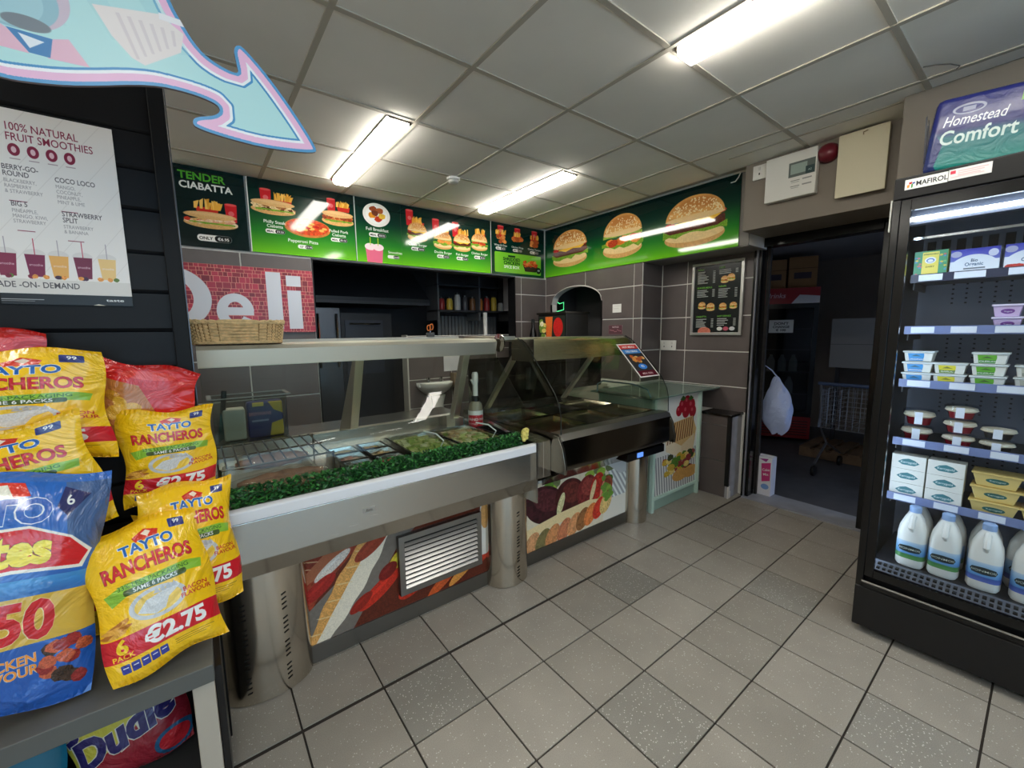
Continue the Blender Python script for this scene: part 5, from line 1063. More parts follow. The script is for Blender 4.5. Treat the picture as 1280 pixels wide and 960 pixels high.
names = [['onion', 'ham', 'cheese'], ['tomato', 'chicken', 'corn']]
rowl = ('front', 'middle', 'rear')
for i in range(2):
    for j in range(3):
        f = names[i][j]; t = thing('salad_pan', '%s small steel pan of %s in the %s column of the cold display' % (rowl[j], 'chopped '+f, ('first', 'second')[i]), 'food pan', (.545+i*.145, 1.855+j*.135, ZD), group='small steel pans in the cold display')
        gnpan(t, .135, .125, .055); heap(.098, .088, .022, .02, foodmats(f), 60, i*7+j).build('filling', foodmats(f), t)['kind'] = 'stuff'
for i, (x, f, lb) in enumerate(((.915, 'lettuce', 'film covered steel tray of lettuce rolls with a white spoon'), (1.185, 'chicken', 'film covered steel tray of chicken pieces beside the black pan'))):
    t = thing('food_tray', lb, 'food tray', (x, 2.0, ZD), group='large steel trays in the cold display'); gnpan(t, .26, .42, .06)
    mm = foodmats(f)+foodmats('lettuce'); heap(.20, .36, .03, .035, mm, 220, 30+i, .022).build('filling', mm, t)['kind'] = 'stuff'
    MB().sheet(lambda u, v: ((u-.5)*.25, (v-.5)*.41, .068+.012*math.sin(u*9+v*5)*math.sin(v*13)+.01), 16, 24).build('cling_film', glass_mat('cling_film', (248, 250, 250), 1.2), t, smooth=True)
    MB().tube([(.02+.05*i, -.16, .05), (.03+.05*i, -.19, .10), (.02+.05*i, -.13, .125), (-.01+.05*i, -.05, .128)], .004, 6).build('spoon_handle', mat('white_spoon', (236, 240, 244), .3), t, smooth=True)
t = thing('black_food_pan', 'black food pan at the hot counter end of the cold display', 'food pan', (1.370, 1.94, ZD)); gnpan(t, .10, .34, .06, 'pan', mat('black_pan2', (24, 24, 26), .3)); MB().tube([(-.02, -.12, .075), (.03, .14, .085)], .004, 6).build('tongs_arm', M_CHROME, t, smooth=True); MB().tube([(-.005, -.12, .075), (.038, .13, .087)], .004, 6).build('tongs_arm', M_CHROME, t, smooth=True)
# wire rack over the sandwiches
t = thing('wire_rack', 'wire cooling rack on legs over wrapped sandwiches', 'rack', (.235, 2.05, ZD)); M_WIRE = mat('rack_wire', (110, 104, 96), .3, 1.0); a, b, hz = .20, .20, .135
for k in range(10): MB().tube([(-a+.02+k*.04, -b, hz), (-a+.02+k*.04, b, hz)], .0032, 6).build('wire', M_WIRE, t)
for y in (-b, 0, b): MB().tube([(-a, y, hz-.005), (a, y, hz-.005)], .004, 6).build('cross_wire', M_WIRE, t)
for sx_ in (-a, a):
    for sy_ in (-b, b): MB().tube([(sx_, sy_, 0), (sx_, sy_, hz)], .004, 6).build('leg', M_WIRE, t)
t = thing('white_tray', 'shallow white tray under the wire rack', 'tray', (.22, 2.105, ZD)); gnpan(t, .34, .24, .045, 'tray', M_WHITE)
def rollpack(loc, rz, label, L=.30):
    t = thing('wrapped_roll', label, 'sandwich', loc, rz, 'wrapped rolls in the cold display')
    m = MB(); R = []
    for k in range(13):
        u = k/12; r = .036*math.sin(PI*min(1, max(0, u*.9+.05)))**.5*(1+.1*math.sin(k*2.1)); R.append([(-L/2+L*u, r*math.cos(2*PI*j/14), .034+r*.85*math.sin(2*PI*j/14)) for j in range(14)])
    loft(m, R).build('bread_roll', mat('brown_bread', (176, 132, 112), .55, noise=(22, .35)), t, smooth=True)
    R = []
    for k in range(15):
        u = k/14; r = .040*math.sin(PI*min(1, max(0, u*.86+.07)))**.35*(1+.08*math.sin(k*3.3)); R.append([(-L/2*1.12+L*1.12*u, r*math.cos(2*PI*j/14)*1.06, .036+r*.88*math.sin(2*PI*j/14)) for j in range(14)])
    loft(MB(), R).build('film_wrapper', glass_mat('film_wrap', (248, 249, 249), .8), t, smooth=True)
rollpack((.235, 1.835, ZD+.004), .06, 'film wrapped brown roll nearest the garnish', .30); rollpack((.245, 1.925, ZD+.004), .05, 'film wrapped brown roll just behind the nearest one', .32)
rollpack((.23, 2.05, ZD+.052), .0, 'film wrapped pale roll on the tray under the wire rack', .28)
# clear tub with a bread pack
t = thing('clear_tub', 'clear plastic tub on the ledge of the cold counter', 'tub', (.205, 2.60, .8955)); a, b, hz = .165, .085, .235; m = MB()
for x0, x1, y0, y1 in ((-a, a, -b, -b+.003), (-a, a, b-.003, b), (-a, -a+.003, -b, b), (a-.003, a, -b, b)): m.box(x0, x1, y0, y1, 0, hz)
m.box(-a, a, -b, b, 0, .003).build('walls', glass_mat('tub_clear_glass', (236, 240, 238), 1.2), t)
m = MB().box(-a-.02, a+.02, -b-.015, -b, hz, hz+.005).box(-a-.02, a+.02, b, b+.015, hz, hz+.005).box(-a-.02, -a, -b, b, hz, hz+.005).box(a, a+.02, -b, b, hz, hz+.005); m.build('rim', mat('tub_rim', (196, 200, 196), .15, trans=.5), t)
c = Cv(260, 240, (62, 62, 120)); c.poly([(150, 0), (260, 0), (260, 90), (190, 60)], (226, 190, 60)); c.poly([(170, 150), (260, 130), (260, 240), (150, 240)], (232, 196, 70)); c.text(90, 90, 'BRENNANS', 22, (226, 150, 170), .02, 'c'); c.rect(30, 120, 150, 132, (180, 180, 206)); c.rect(40, 0, 120, 30, (236, 206, 90))
o = MB().panel(-.085, .085, 0, .195, -.035, .035).build('bread_pack', [mat('pack_blue', (62, 62, 120), .3), pmat('bread_pack_print', c, .3)], loc=(.272, 2.60, .8995), bevel=.012); tag(o, 'dark blue and yellow bread packet in the clear tub', 'bread')
o = MB().panel(-.05, .05, 0, .17, -.04, .04).build('sliced_bread', [mat('pale_bread', (206, 200, 184), .6), mat('pale_bread', (0, 0, 0))], loc=(.13, 2.60, .8995), bevel=.012); tag(o, 'pale wrapped sliced loaf in the clear tub', 'bread')
t = thing('bread_knife', 'black handled knife standing in the clear tub', 'knife', (.065, 2.575, .900), rot=(0, .12, 0)); MB().box(-.012, .012, -.008, .008, .15, .27).build('handle', mat('knife_handle', (30, 40, 38), .4), t, bevel=.005); MB().prism([(-.014, .0), (.014, .02), (.014, .15), (-.014, .15)], 'y', -.001, .001).build('blade', mat('teal_blade', (70, 96, 92), .25, .6), t)
# sanitiser bottle
t = thing('spray_bottle', 'pump bottle with red label and white head on the cold display', 'bottle', (1.372, 2.185, ZD), .3)
MB().lathe([(.042, 0), (.046, .008), (.046, .155), (.040, .19), (.022, .208)], seg=24).build('bottle', mat('clear_liquid', (170, 160, 140), .2, trans=.3), t, smooth=True)
c = Cv(300, 160, (196, 36, 50)); c.rect(0, 0, 300, 34, (232, 232, 230)); [c.text(x, 76, 'HAND', 20, W_, .02, 'c') or 0 for x in (60, 160, 250)]; [c.text(x, 108, 'SANITISER', 12, W_, .01, 'c') for x in (60, 160, 250)]
loft(MB(), [[(.0465*math.cos(2*PI*k/24), .0465*math.sin(2*PI*k/24), z) for k in range(24)] for z in (.02, .150)], uv=True, caps=False).build('label_wrap', pmat('sanitiser_print', c, .3), t, smooth=True)
MB().lathe([(.026, .206), (.026, .235), (.022, .24)], seg=20).build('collar', M_BLACK, t, smooth=True)
MB().lathe([(.017, .24), (.017, .32), (.020, .325), (.020, .375), (.014, .388)], seg=16).build('pump_head', M_WHITE, t, smooth=True); MB().tube([(-.01, 0, .30), (-.04, -.01, .335), (-.048, -.012, .345)], .006, 8).build('trigger', M_WHITE, t, smooth=True)
c = Cv(100, 90, (206, 214, 214)); c.rect(40, 10, 96, 80, (110, 180, 196)); o = MB().panel(-.04, .04, 0, .062, -.03, .03).build('label_box', [mat('pale_card', (206, 206, 196), .5), pmat('label_box_print', c, .4)], loc=(1.372, 2.43, ZD), rz=.2, bevel=.003); tag(o, 'small pale blue and white box beside the pump bottle', 'box')
# scissors standing on the hood
t = thing('scissors', 'orange handled scissors upright behind the cold counter hood', 'scissors', (1.19, 2.42, 1.4255))
MB().box(-.02, .03, -.012, .012, 0, .026).build('holder', mat('holder_grey', (80, 80, 80), .5), t, bevel=.003)
for x in (-.005, .014): MB().tube([(x+.011*math.cos(2*PI*k/14), 0, .056+(.006 if x > 0 else 0)+.018*math.sin(2*PI*k/14)) for k in range(15)], .0035, 6).build('handle', mat('orange_plastic', (226, 120, 50), .4), t, smooth=True)
MB().prism([(.0, .01), (.006, .01), (.009, .04), (.003, .04)], 'y', -.002, .002).build('blade', M_CHROME, t)
# ------------------------------------------------------------------ arch side: worktop, machine, signs
t = thing('back_worktop', 'steel back worktop below the arched hatch', 'worktop', (3.1, 3.2, 0)); MB().box(2.82, 3.405, 2.82, 3.78, .87, .90).build('top', M_STEEL, t, loc=neg(t)); MB().box(2.86, 3.40, 2.85, 3.76, 0, .87).build('cabinet', M_STEEL, t, loc=neg(t)); MB().box(2.852, 2.86, 2.87, 3.74, .1, .85).build('door', M_DKSTEEL, t, loc=neg(t))
c = Cv(260, 220, (30, 30, 30)); c.rect(6, 6, 254, 160, (40, 46, 40)); c.poly([(70, 10), (140, 10), (130, 150), (80, 150)], (226, 110, 50), ns=.1); c.ell(190, 80, 44, 62, (196, 40, 36), ns=.1); [blob(c, 40+random.uniform(-24, 24), 80+random.uniform(-60, 60), 22, 18, random.choice(((220, 200, 110), (110, 140, 60), (236, 226, 190)))) for k in range(14)]; c.rect(6, 160, 254, 168, (200, 180, 120)); [c.ell(x, 192, 22, 16, (206, 206, 200)) for x in (50, 120, 190)]
t = thing('sauce_dispenser', 'dark box machine with a fruit picture front in the arched hatch', 'machine', (3.08, 3.31, .9)); L0 = neg(t)
MB().box(3.07, 3.40, 3.09, 3.53, .905, 1.635).build('casing', mat('machine_grey', (78, 76, 74), .35, .6), t, loc=L0, bevel=.004); MB().panel(0, .43, 0, .36, -.004, 0).build('picture_front', [M_BLACK, pmat('machine_print', c, .25)], t, loc=(3.068+L0[0], 3.525+L0[1], 1.265+L0[2]), rz=FACE_R); MB().box(3.05, 3.41, 3.08, 3.54, 1.635, 1.655).build('lid', steel('steel_lid', (130, 128, 124), .3), t, loc=L0, bevel=.003)
t = thing('sauce_bottle', 'dark sauce bottle beside the fruit picture machine', 'bottle', (3.05, 3.60, .9)); MB().lathe([(.035, 0), (.04, .01), (.04, .52), (.02, .6), (.018, .66)], seg=16).build('bottle', M_BLACKG, t, smooth=True); MB().lathe([(.02, .655), (.02, .69)], seg=12).build('cap', M_BLACK, t)
P = [(3.55, 1.69), (3.56, 1.80), (3.60, 1.805), (3.63, 1.79), (3.70, 1.81), (3.70, 1.72), (3.62, 1.70), (3.55, 1.69)]
t = thing('neon_sign', 'green glowing outline sign inside the arched hatch', 'sign', (3.62, 3.78, 1.7)); MB().tube([(x, 3.775, z) for x, z in P], .005, 6).build('neon_tube', mat('neon_green', (60, 220, 110), .4, emit=((.12, .9, .35), 1.2)), t, loc=neg(t), smooth=True); MB().box(3.54, 3.71, 3.782, 3.796, 1.68, 1.82).build('backing', M_BLACK, t, loc=neg(t))
c = Cv(100, 100, (232, 230, 226)); c.rect(10, 20, 90, 24, (206, 200, 196)); c.rect(10, 50, 70, 54, (206, 200, 196)); board('small_notice', c, .108, .084, (3.411, 2.772, 1.632), FACE_R, 'small white square notice on the tiled wall by the arch', 'notice', .5, M_WHITE, .002)
c = Cv(150, 90, (120, 86, 92)); c.rect(4, 4, 146, 86, (96, 60, 68)); c.text(75, 26, 'NOTICE', 14, (226, 210, 214), .02, 'c'); [blob(c, 20+k*16, 55+random.uniform(-10, 12), 7, 6, (170, 120, 130)) for k in range(8)]; board('maroon_notice', c, .172, .09, (3.411, 2.818, 1.416), FACE_R, 'maroon printed notice just above the hot counter hood', 'notice', .4, M_WHITE, .002)
# framed menu
c = Cv(420, 560, (22, 30, 30))
def col(x, y, n, head):
    c.text(x, y, head, 14, (120, 190, 70), .02)
    for k in range(n): c.rect(x, y+12+k*13, x+random.uniform(60, 105), y+17+k*13, (190, 194, 190)); c.rect(x+140, y+12+k*13, x+162, y+17+k*13, (190, 194, 190))
col(30, 40, 8, 'ROLLS'); col(225, 40, 3, 'SIDES'); col(30, 190, 5, 'BURGER MEALS'); col(225, 190, 6, 'WRAPS'); col(30, 430, 6, 'CIABATTA'); col(225, 430, 5, 'HOT DRINKS')
for x, y, w in ((275, 130, 70), (330, 118, 70), (80, 330, 74), (160, 345, 80), (270, 345, 70), (360, 340, 66)): burger(c, x, y, w, 1)
c.ell(110, 545, 60, 34, (206, 120, 100), ns=.2); [c.ell(250+k*54, 525, 24, 16, q) for k, q in enumerate(((226, 226, 220), (196, 90, 110), (206, 206, 210)))]
t = thing('framed_menu', 'tall black menu in a silver frame on the tiled wall', 'menu board', (3.732, 1.87, 1.40), FACE_R); w, h = .46, .645
MB().panel(-w/2+.02, w/2-.02, .02, h-.02, -.012, 0).build('menu_sheet', [M_BLACK, pmat('framed_menu_print', c, .2)], t); m = MB(); 
for x0, x1, z0, z1 in ((-w/2, w/2, 0, .024), (-w/2, w/2, h-.024, h), (-w/2, -w/2+.024, .024, h-.024), (w/2-.024, w/2, .024, h-.024)): MB().box(x0, x1, -.024, 0, z0, z1).build('frame_bar', mat('silver_frame', (196, 196, 194), .3, .8), t, bevel=.002)
def socket(loc, rz, w, label):
    t = thing('wall_socket', label, 'socket', loc, rz); MB().box(-w/2, w/2, -.014, 0, 0, .098).build('plate', M_WHITE, t, bevel=.004)
    for x in ((-w*.25, w*.25) if w > .12 else (0,)): MB().box(x-.008, x+.008, -.018, -.013, .06, .082).build('rocker', mat('rocker', (210, 208, 204), .35), t, bevel=.001); MB().box(x-.004, x+.004, -.0145, -.013, .03, .045).build('socket_hole', M_GRAPH, t)
socket((3.731, 2.328, 1.252), FACE_R, .168, 'white double wall socket between the hot counter and the framed menu')
socket((3.298, 1.388, 2.505), FACE_R, .088, 'small white switch with a red lamp high above the doorway'); 
# electrics on the bulkhead
c = Cv(400, 400, (222, 220, 212)); c.rect(190, 90, 390, 220, (96, 104, 100)); c.rect(205, 108, 330, 195, (150, 166, 156)); c.rect(320, 150, 386, 215, (50, 70, 70)); c.text(352, 192, 'A2', 16, (180, 200, 190), .01, 'c')
for y in (250, 300): c.rect(210, y, 280, y+6, (120, 120, 116)); c.rect(300, y-4, 370, y+8, (150, 150, 146)); c.rect(215, y+16, 275, y+20, (140, 140, 136))
t = thing('alarm_unit', 'white control panel with a grey display above the doorway', 'control panel', (3.296, 1.18, 2.318), FACE_R); MB().panel(-.15, .15, 0, .285, -.05, 0).build('case', [mat('case_cream', (222, 220, 212), .4), pmat('alarm_print', c, .35)], t, bevel=.004); MB().box(-.152, .152, -.03, -.028, -.001, .286).build('lid_seam', mat('seam_grey', (150, 148, 142), .5), t)
t = thing('alarm_bell', 'round maroon alarm bell partly behind the cream cabinet', 'alarm bell', (3.297, .985, 2.55), rot=(0, -PI/2, 0)); MB().lathe([(.055, 0), (.058, .02), (.045, .045), (.02, .058), (.001, .06)], seg=24).build('dome', mat('maroon', (110, 26, 40), .35), t, smooth=True); MB().lathe([(.06, -.001), (.06, .008)], seg=24).build('base', mat('maroon_dark', (70, 20, 28), .4), t)
t = thing('meter_cabinet', 'cream meter cabinet with a plain door above the doorway', 'cabinet', (3.297, .803, 2.25), FACE_R); MB().box(-.116, .116, -.04, 0, .012, .355).build('box', mat('cream_dark', (170, 160, 134), .5), t); MB().box(-.119, .119, -.052, -.04, 0, .365).build('door', mat('cream_paint', (214, 206, 178), .5), t, bevel=.002); MB().tube([(.0, -.052, .335), (.0, -.060, .345), (.02, -.054, .352)], .003, 6).build('door_catch', mat('tape_brown', (120, 100, 70), .5), t)
MB().tube([(3.405, 1.62, 2.60), (3.38, 1.60, 2.56), (3.37, 1.56, 2.575), (3.36, 1.50, 2.61), (3.34, 1.46, 2.628)], .004, 6)
o = MB().tube([(3.40, 1.64, 2.575), (3.385, 1.60, 2.57), (3.37, 1.57, 2.59), (3.36, 1.55, 2.62)], .004, 6).build('loose_cable', M_WHITE, smooth=True); tag(o, 'short white cable hanging at the end of the burger sign', 'cable')
# ------------------------------------------------------------------ hand basin in the kitchen
t = thing('hand_basin', 'white pedestal hand basin with two taps on the tiled kitchen wall', 'sink', (2.06, 4.15, .78)); M_CER = mat('ceramic', (236, 236, 230), .15)
m = MB(); R = []
for s_, z in ((.25, -.02), (.55, .01), (.85, .06), (.98, .105), (1.0, .135), (.93, .135), (.80, .10), (.4, .05), (.05, .045)): R.append([(.20*s_*math.cos(PI*k/16-PI), -.002+.27*s_*math.sin(PI*k/16-PI)*.99, z) for k in range(17)])
loft(m, R, caps=False); m.face([r for r in range(17)], None, 0); m.build('bowl', M_CER, t, smooth=True); MB().box(-.20, .20, -.075, -.004, .09, .135).build('tap_ledge', M_CER, t, bevel=.008)
for x in (-.075, .075): MB().lathe([(.012, .135), (.010, .165), (.02, .17), (.02, .19), (.005, .196)], (x, -.04, 0), 12).build('tap', M_CHROME, t, smooth=True); MB().tube([(x, -.04, .16), (x, -.085, .165), (x, -.095, .15)], .007, 8).build('spout', M_CHROME, t, smooth=True)
MB().lathe([(.075, -.78), (.06, -.5), (.06, -.1), (.085, -.0)], (0, -.11, 0), 20, sy=.8).build('pedestal', M_CER, t, smooth=True)
o = MB().box(2.20, 2.50, 4.146, 4.1515, 1.02, 1.30).build('paper_notice', mat('paper', (200, 200, 204), .7, noise=(7, .08))); tag(o, 'plain white paper sheet on the tiled wall above the basin', 'notice')
o = MB().box(2.275, 2.37, 4.06, 4.15, .84, 1.0).build('soap_box', mat('brown_box', (120, 104, 84), .6), bevel=.006); tag(o, 'brown dispenser box beside the hand basin', 'dispenser')
MB().box(1.765, 1.78, 4.14, 4.27, .0, 1.43).build('end_trim', mat('trim_pale', (190, 186, 176), .4), hw)
# kitchen shadows: oven, extractor, shelf of jars
t = thing('kitchen_oven', 'dark steel oven in the unlit kitchen', 'oven', (1.55, 4.9, 0)); M_DK = mat('dark_appliance', (54, 56, 62), .4, .3)
MB().box(1.28, 1.85, 4.75, 5.35, 0, 1.68).build('body', M_DK, t, loc=neg(t)); MB().box(1.32, 1.74, 4.735, 4.75, 1.0, 1.60).build('door', mat('oven_door', (70, 74, 84), .35, .4), t, loc=neg(t)); MB().tube([(1.36, 4.71, 1.56), (1.70, 4.71, 1.56)], .01, 8).build('handle', M_CHROME, t, loc=neg(t))
t = thing('hot_plate_tower', 'tall steel holding cabinet beside the dark oven', 'cabinet', (1.10, 4.75, 0)); MB().box(.98, 1.24, 4.62, 5.1, 0, 1.72).build('body', mat('mid_steel', (96, 98, 104), .3, .8), t, loc=neg(t)); [MB().tube([(x, 4.60, 1.1), (x, 4.60, 1.66)], .012, 8).build('rail', M_CHROME, t, loc=neg(t)) for x in (1.02, 1.2)]
t = thing('extractor_hood', 'dark sloping extractor hood in the unlit kitchen', 'extractor', (1.7, 4.9, 1.8)); MB().prism([(4.55, 1.78), (4.55, 1.84), (5.0, 2.2), (5.49, 2.2), (5.49, 1.78)], 'x', 1.0, 2.25).build('canopy', M_DK, t, loc=neg(t)); MB().box(1.0, 2.25, 4.545, 4.555, 1.77, 1.80).build('front_edge', mat('edge_dark', (70, 72, 78), .4), t, loc=neg(t))
t = thing('kitchen_shelf', 'dark wall shelf carrying jars in the kitchen', 'shelf', (2.9, 4.5, 1.72)); MB().box(2.28, 3.36, 4.40, 4.70, 1.70, 1.72).build('board', M_DK, t, loc=neg(t)); [MB().box(x, x+.02, 4.40, 4.70, 1.60, 2.2).build('upright', mat('upright', (90, 92, 96), .4), t, loc=neg(t)) for x in (2.28, 2.85, 3.36)]; MB().box(2.28, 3.36, 4.40, 4.70, 2.0, 2.015).build('upper_board', M_DK, t, loc=neg(t))
JC = ((150, 40, 40), (200, 170, 60), (180, 180, 176), (60, 60, 66), (120, 80, 50), (206, 120, 50))
for k in range(9):
    h = random.uniform(.10, .2); q = JC[k % 6]; t = thing('sauce_jar', '%s %s jar along the dark kitchen shelf' % (('first', 'second', 'third', 'fourth', 'fifth', 'sixth', 'seventh', 'eighth', 'ninth')[k], ('red', 'yellow', 'white', 'black', 'brown', 'orange')[k % 6]), 'jar', (2.37+k*.108, 4.48, 1.7205), group='jars on the kitchen shelf'); MB().lathe([(.035, 0), (.038, h*.1), (.038, h*.8), (.028, h)], seg=14).build('jar', mat('jar_%d' % (k % 6), q, .3), t, smooth=True); MB().lathe([(.03, h), (.03, h+.02)], seg=14).build('lid', M_BLACK, t)
t = thing('ribbed_screen', 'grey ribbed screen standing behind the low kitchen wall', 'screen', (3.0, 4.75, 0)); [MB().box(2.45+k*.05, 2.488+k*.05, 4.74, 4.76, 0, 1.66).build('rib', mat('rib_grey', (120, 122, 124), .5), t, loc=neg(t)) for k in range(18)]
o = MB().tube([(2.87, 4.30, 1.0), (2.87, 4.30, 1.69)], .026, 10).build('white_pipe', M_WHITE, smooth=True); o.location = (0, 0, -1.0); tag(o, 'white upright pipe behind the low kitchen wall', 'pipe')
o.location = (0, 0, 0)
t = thing('wall_jamb_unit', 'white narrow wall unit at the edge of the kitchen hatch', 'cabinet', (3.1, 4.2, 1.7)); MB().box(3.19, 3.30, 4.2, 4.35, 1.72, 2.2).build('carcass', mat('unit_white', (190, 192, 198), .4), t, loc=neg(t)); MB().box(3.186, 3.190, 4.215, 4.335, 1.74, 2.18).build('door', mat('unit_door', (170, 172, 180), .4), t, loc=neg(t))
# ------------------------------------------------------------------ store room contents
RZ = math.atan2(.90, -.44)   # red fridge: width direction
t = thing('red_fridge', 'red drinks fridge with a glass door in the dark store room', 'fridge', (5.92, 2.06, 0), PI/2+.46-PI)
M_RED = mat('red_enamel', (120, 12, 22), .35)
MB().box(-.31, .31, .06, .72, .06, 1.95).build('cabinet', M_RED, t); MB().box(-.31, .31, 0, .06, .06, .34).build('base_grille', M_RED, t)
for k in range(6): MB().box(-.28, .28, -.004, 0, .10+k*.035, .115+k*.035).build('grille_bar', mat('red_dark', (60, 6, 12), .4), t)
c = Cv(300, 90, (160, 20, 34)); c.poly([(160, 90), (200, 40), (300, 50), (300, 90)], (226, 220, 224)); c.text(80, 56, 'drinks', 28, (226, 190, 200), .01, 'c', shear=.2)
MB().panel(-.31, .31, 1.76, 1.95, 0, .06).build('header_sign', [M_RED, pmat('red_header', c, .3)], t)
m = MB().box(-.31, .31, 0, .06, 1.70, 1.76).box(-.31, .31, 0, .06, .34, .40).box(-.31, -.26, 0, .06, .40, 1.70).box(.26, .31, 0, .06, .40, 1.70); dd = m.build('door_frame', M_BLACKG, t); MB().box(-.26, .26, .02, .024, .40, 1.70).build('door_pane', glass_mat('store_glass', (180, 186, 190), 1.0), dd)
MB().box(-.26, .26, .052, .06, .40, 1.70).build('dark_interior', mat('interior_dark', (36, 38, 44), .5), t)
for z in (.62, .90, 1.18, 1.44): MB().box(-.26, .26, .026, .052, z, z+.012).build('shelf_edge', mat('shelf_grey2', (130, 134, 140), .4), t)
c = Cv(120, 80, (226, 226, 222)); c.text(60, 30, "DON'T", 16, (60, 60, 60), .02, 'c'); c.text(60, 50, 'CHANGE', 14, (60, 60, 60), .02, 'c'); c.text(60, 70, '€ 100', 14, (60, 60, 60), .02, 'c'); MB().panel(-.20, .06, 1.40, 1.56, -.004, -.001).build('paper_sign', [M_WHITE, pmat('paper_sign_print', c, .6)], t)
for k in range(6):
    loc = (-.2+k*.075, .040, (.912 if k < 4 else .632)); pass
for k, (bx_, bz) in enumerate(((-.15, .915), (-.03, .915), (.09, .915), (-.08, .635), (.06, .635))):
    MB().lathe([(.045, 0), (.045, .13), (.018, .19), (.018, .21)], (0, 0, 0), 12, sy=.25).build('white_bottle', M_MILK, t, loc=(bx_, .038, bz), smooth=True)
M_CARD = mat('cardboard', (150, 112, 72), .75, noise=(6, .1))
for k, (u, w, hgt, lb) in enumerate(((-.17, .26, .36, 'brown carton on the red fridge, farther from the white board'), (.13, .30, .38, 'brown carton on the red fridge, nearer the white board'))):
    a = PI/2+.46-PI; ca, sa = math.cos(a), math.sin(a); ox, oy = u, .28; t = thing('cardboard_box', lb, 'box', (5.92+ox*ca-oy*sa, 2.06+ox*sa+oy*ca, 1.951), a, 'cartons on the red fridge'); MB().box(-w/2, w/2, -.2, .2, 0, hgt).build('carton', M_CARD, t, bevel=.004); MB().box(-w/2-.001, w/2+.001, -.202, .202, hgt*.62, hgt*.64).build('flap_line', mat('card_dark', (100, 70, 44), .8), t); MB().box(-w*.3, w*.3, -.2025, -.2, hgt*.3, hgt*.5).build('print_mark', mat('card_ink', (70, 60, 70), .8), t)
t = thing('leaning_board', 'grey white board leaning on the store room wall', 'board', (6.15, 1.40, .0)); MB().box(-.015, .015, -.26, .26, .98, 1.56).build('sheet', mat('board_grey', (150, 152, 156), .5), t); MB().box(-.02, .02, -.26, .26, 1.255, 1.262).build('fold_line', mat('board_line', (110, 112, 116), .5), t); MB().box(.016, .05, -.2, -.16, 0, 1.1).build('leg', M_DK, t); MB().box(.016, .05, .16, .2, 0, 1.1).build('leg', M_DK, t)
# trolley
t = thing('shopping_trolley', 'wire shopping trolley parked in the store room', 'trolley', (4.75, 1.12, 0)); W = mat('trolley_wire', (150, 152, 158), .3, .9)
MB().tube([(-.05, .22, .93), (-.05, -.22, .93)], .016, 8).build('handle', mat('handle_blue', (60, 76, 110), .35), t, smooth=True)
o = MB()
for k in range(9): z = .50+k*.045; x1 = .62; o.tube([(0, .21, z), (x1, .15, z), (x1, -.15, z), (0, -.21, z), (0, .21, z)], .003, 5)
for k in range(9): y = -.2+k*.05; o.tube([(0, y, .88), (0, y, .5), (.62, y*.7, .5), (.62, y*.7, .86)], .003, 5)
for k in range(10): x = .06*k; o.tube([(x, .21-.06*x/.62, .88), (x, .21-.06*x/.62, .5)], .003, 5); o.tube([(x, -.21+.06*x/.62, .88), (x, -.21+.06*x/.62, .5)], .003, 5)
o = o.build('basket_mesh', W, t); o['kind'] = 'stuff'
for sgn in (-1, 1): MB().tube([(-.05, .2*sgn, .93), (.02, .2*sgn, .5), (.25, .2*sgn, .30), (.0, .22*sgn, .12)], .011, 8).build('side_frame', W, t, smooth=True); MB().tube([(.25, .2*sgn, .30), (.58, .16*sgn, .14)], .011, 8).build('front_frame', W, t, smooth=True)
for x, y in ((0, .22), (0, -.22), (.58, .16), (.58, -.16)): MB().lathe([(.05, -.014), (.055, 0), (.05, .014)], seg=14).build('wheel', M_BLACK, t, loc=(x, y, .056), rot=(PI/2, 0, 0))
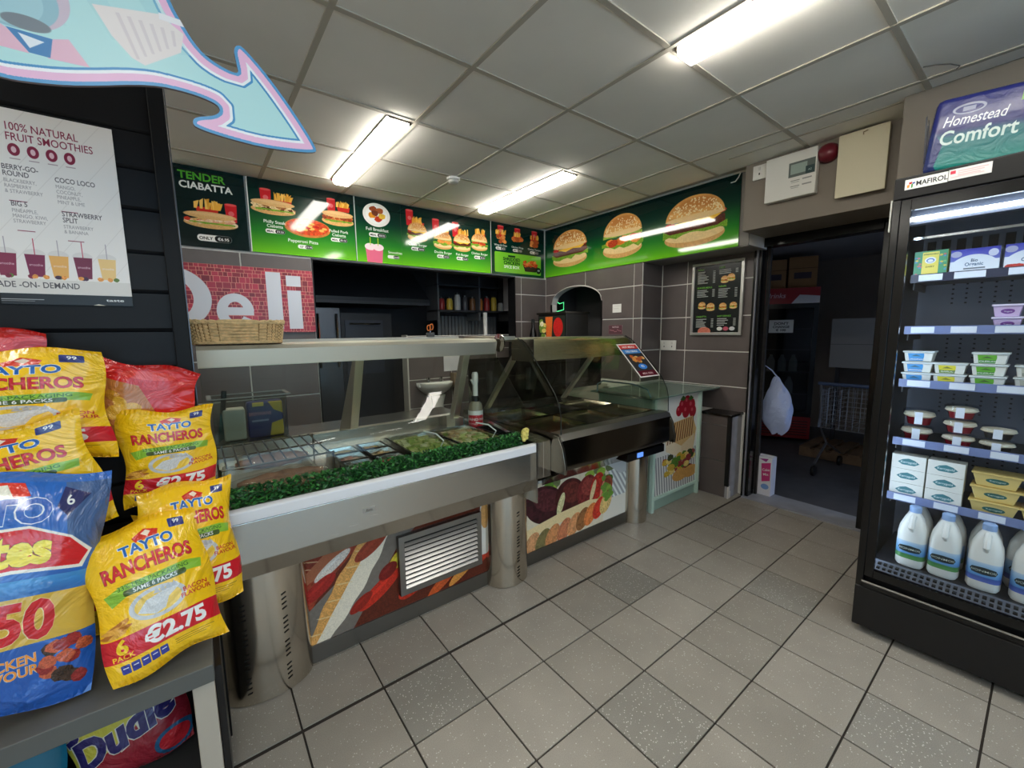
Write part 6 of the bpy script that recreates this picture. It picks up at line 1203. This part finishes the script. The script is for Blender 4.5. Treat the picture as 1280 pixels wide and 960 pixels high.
# carrier bag on the door frame and a small carton
def sack(u, v):
    a = 2*PI*u; r = .125*math.sin(PI*min(1, v*.93+.05))**.6*(1-.55*v*v)+.008*math.sin(a*3+v*9)+.006*math.sin(a*5-v*14); return (.055*r/.1*math.cos(a), r*math.sin(a)*1.05-.02*(1-v), v*.48+.01*math.sin(a*4))
t = thing('carrier_bag', 'white plastic carrier bag hanging inside the door frame', 'bag', (3.90, 1.405, .56)); MB().sheet(sack, 28, 24).build('bag_body', mat('bag_plastic', (160, 174, 212), .3, bump=(18, .8, .02)), t, smooth=True); MB().tube([(0, -.02, .46), (-.02, .04, .54), (-.03, .09, .58), (-.04, .10, .50)], .006, 6).build('bag_handle', mat('bag_plastic', (0, 0, 0)), t, smooth=True)
MB().tube([(-.035, .085, .575), (-.035, .108, .575)], .004, 6).build('hook', M_CHROME, t)
c = Cv(120, 340, (226, 226, 236)); c.poly([(30, 60), (110, 40), (110, 200), (40, 220)], (206, 60, 130)); c.text(74, 120, 'Cake', 22, W_, .02, 'c', ang=-10); c.text(74, 160, 'Mix', 22, W_, .02, 'c', ang=-10); c.ell(70, 260, 34, 24, (120, 160, 220)); c.poly([(10, 20), (90, 10), (70, 40)], (160, 60, 150))
t = thing('pink_carton', 'tall white carton with pink print on the doorway floor', 'carton', (3.875, 1.43, 0.0125), FACE_R); MB().panel(-.055, .055, 0, .34, -.05, .05).build('carton', [mat('carton_white', (216, 216, 226), .45), pmat('pink_carton_print', c, .4)], t, bevel=.003); MB().box(-.055, .055, -.012, .012, .34, .352).build('top_fold', mat('carton_white', (0, 0, 0)), t)
t = thing('wooden_pallet', 'low wooden pallet beside the red fridge', 'pallet', (5.75, 1.32, 0)); [MB().box(-.3, .35, -.33+k*.15, -.23+k*.15, .09, .11).build('board', mat('old_wood', (120, 96, 74), .8, noise=(12, .2)), t) for k in range(5)]; [MB().box(x, x+.09, -.33, .37, 0, .09).build('block', MATS['old_wood'], t) for x in (-.3, 0, .26)]
o = MB().tube([(2.727, 0.48, 2.618), (2.751, 0.442, 2.618), (2.796, 0.402, 2.618), (2.848, 0.378, 2.618), (2.87, 0.39, 2.618)], .0025, 5).build('ceiling_wire', mat('wire_grey', (96, 90, 84), .6), smooth=True); tag(o, 'thin grey wire loop dangling from the ceiling above the tall fridge', 'wire')
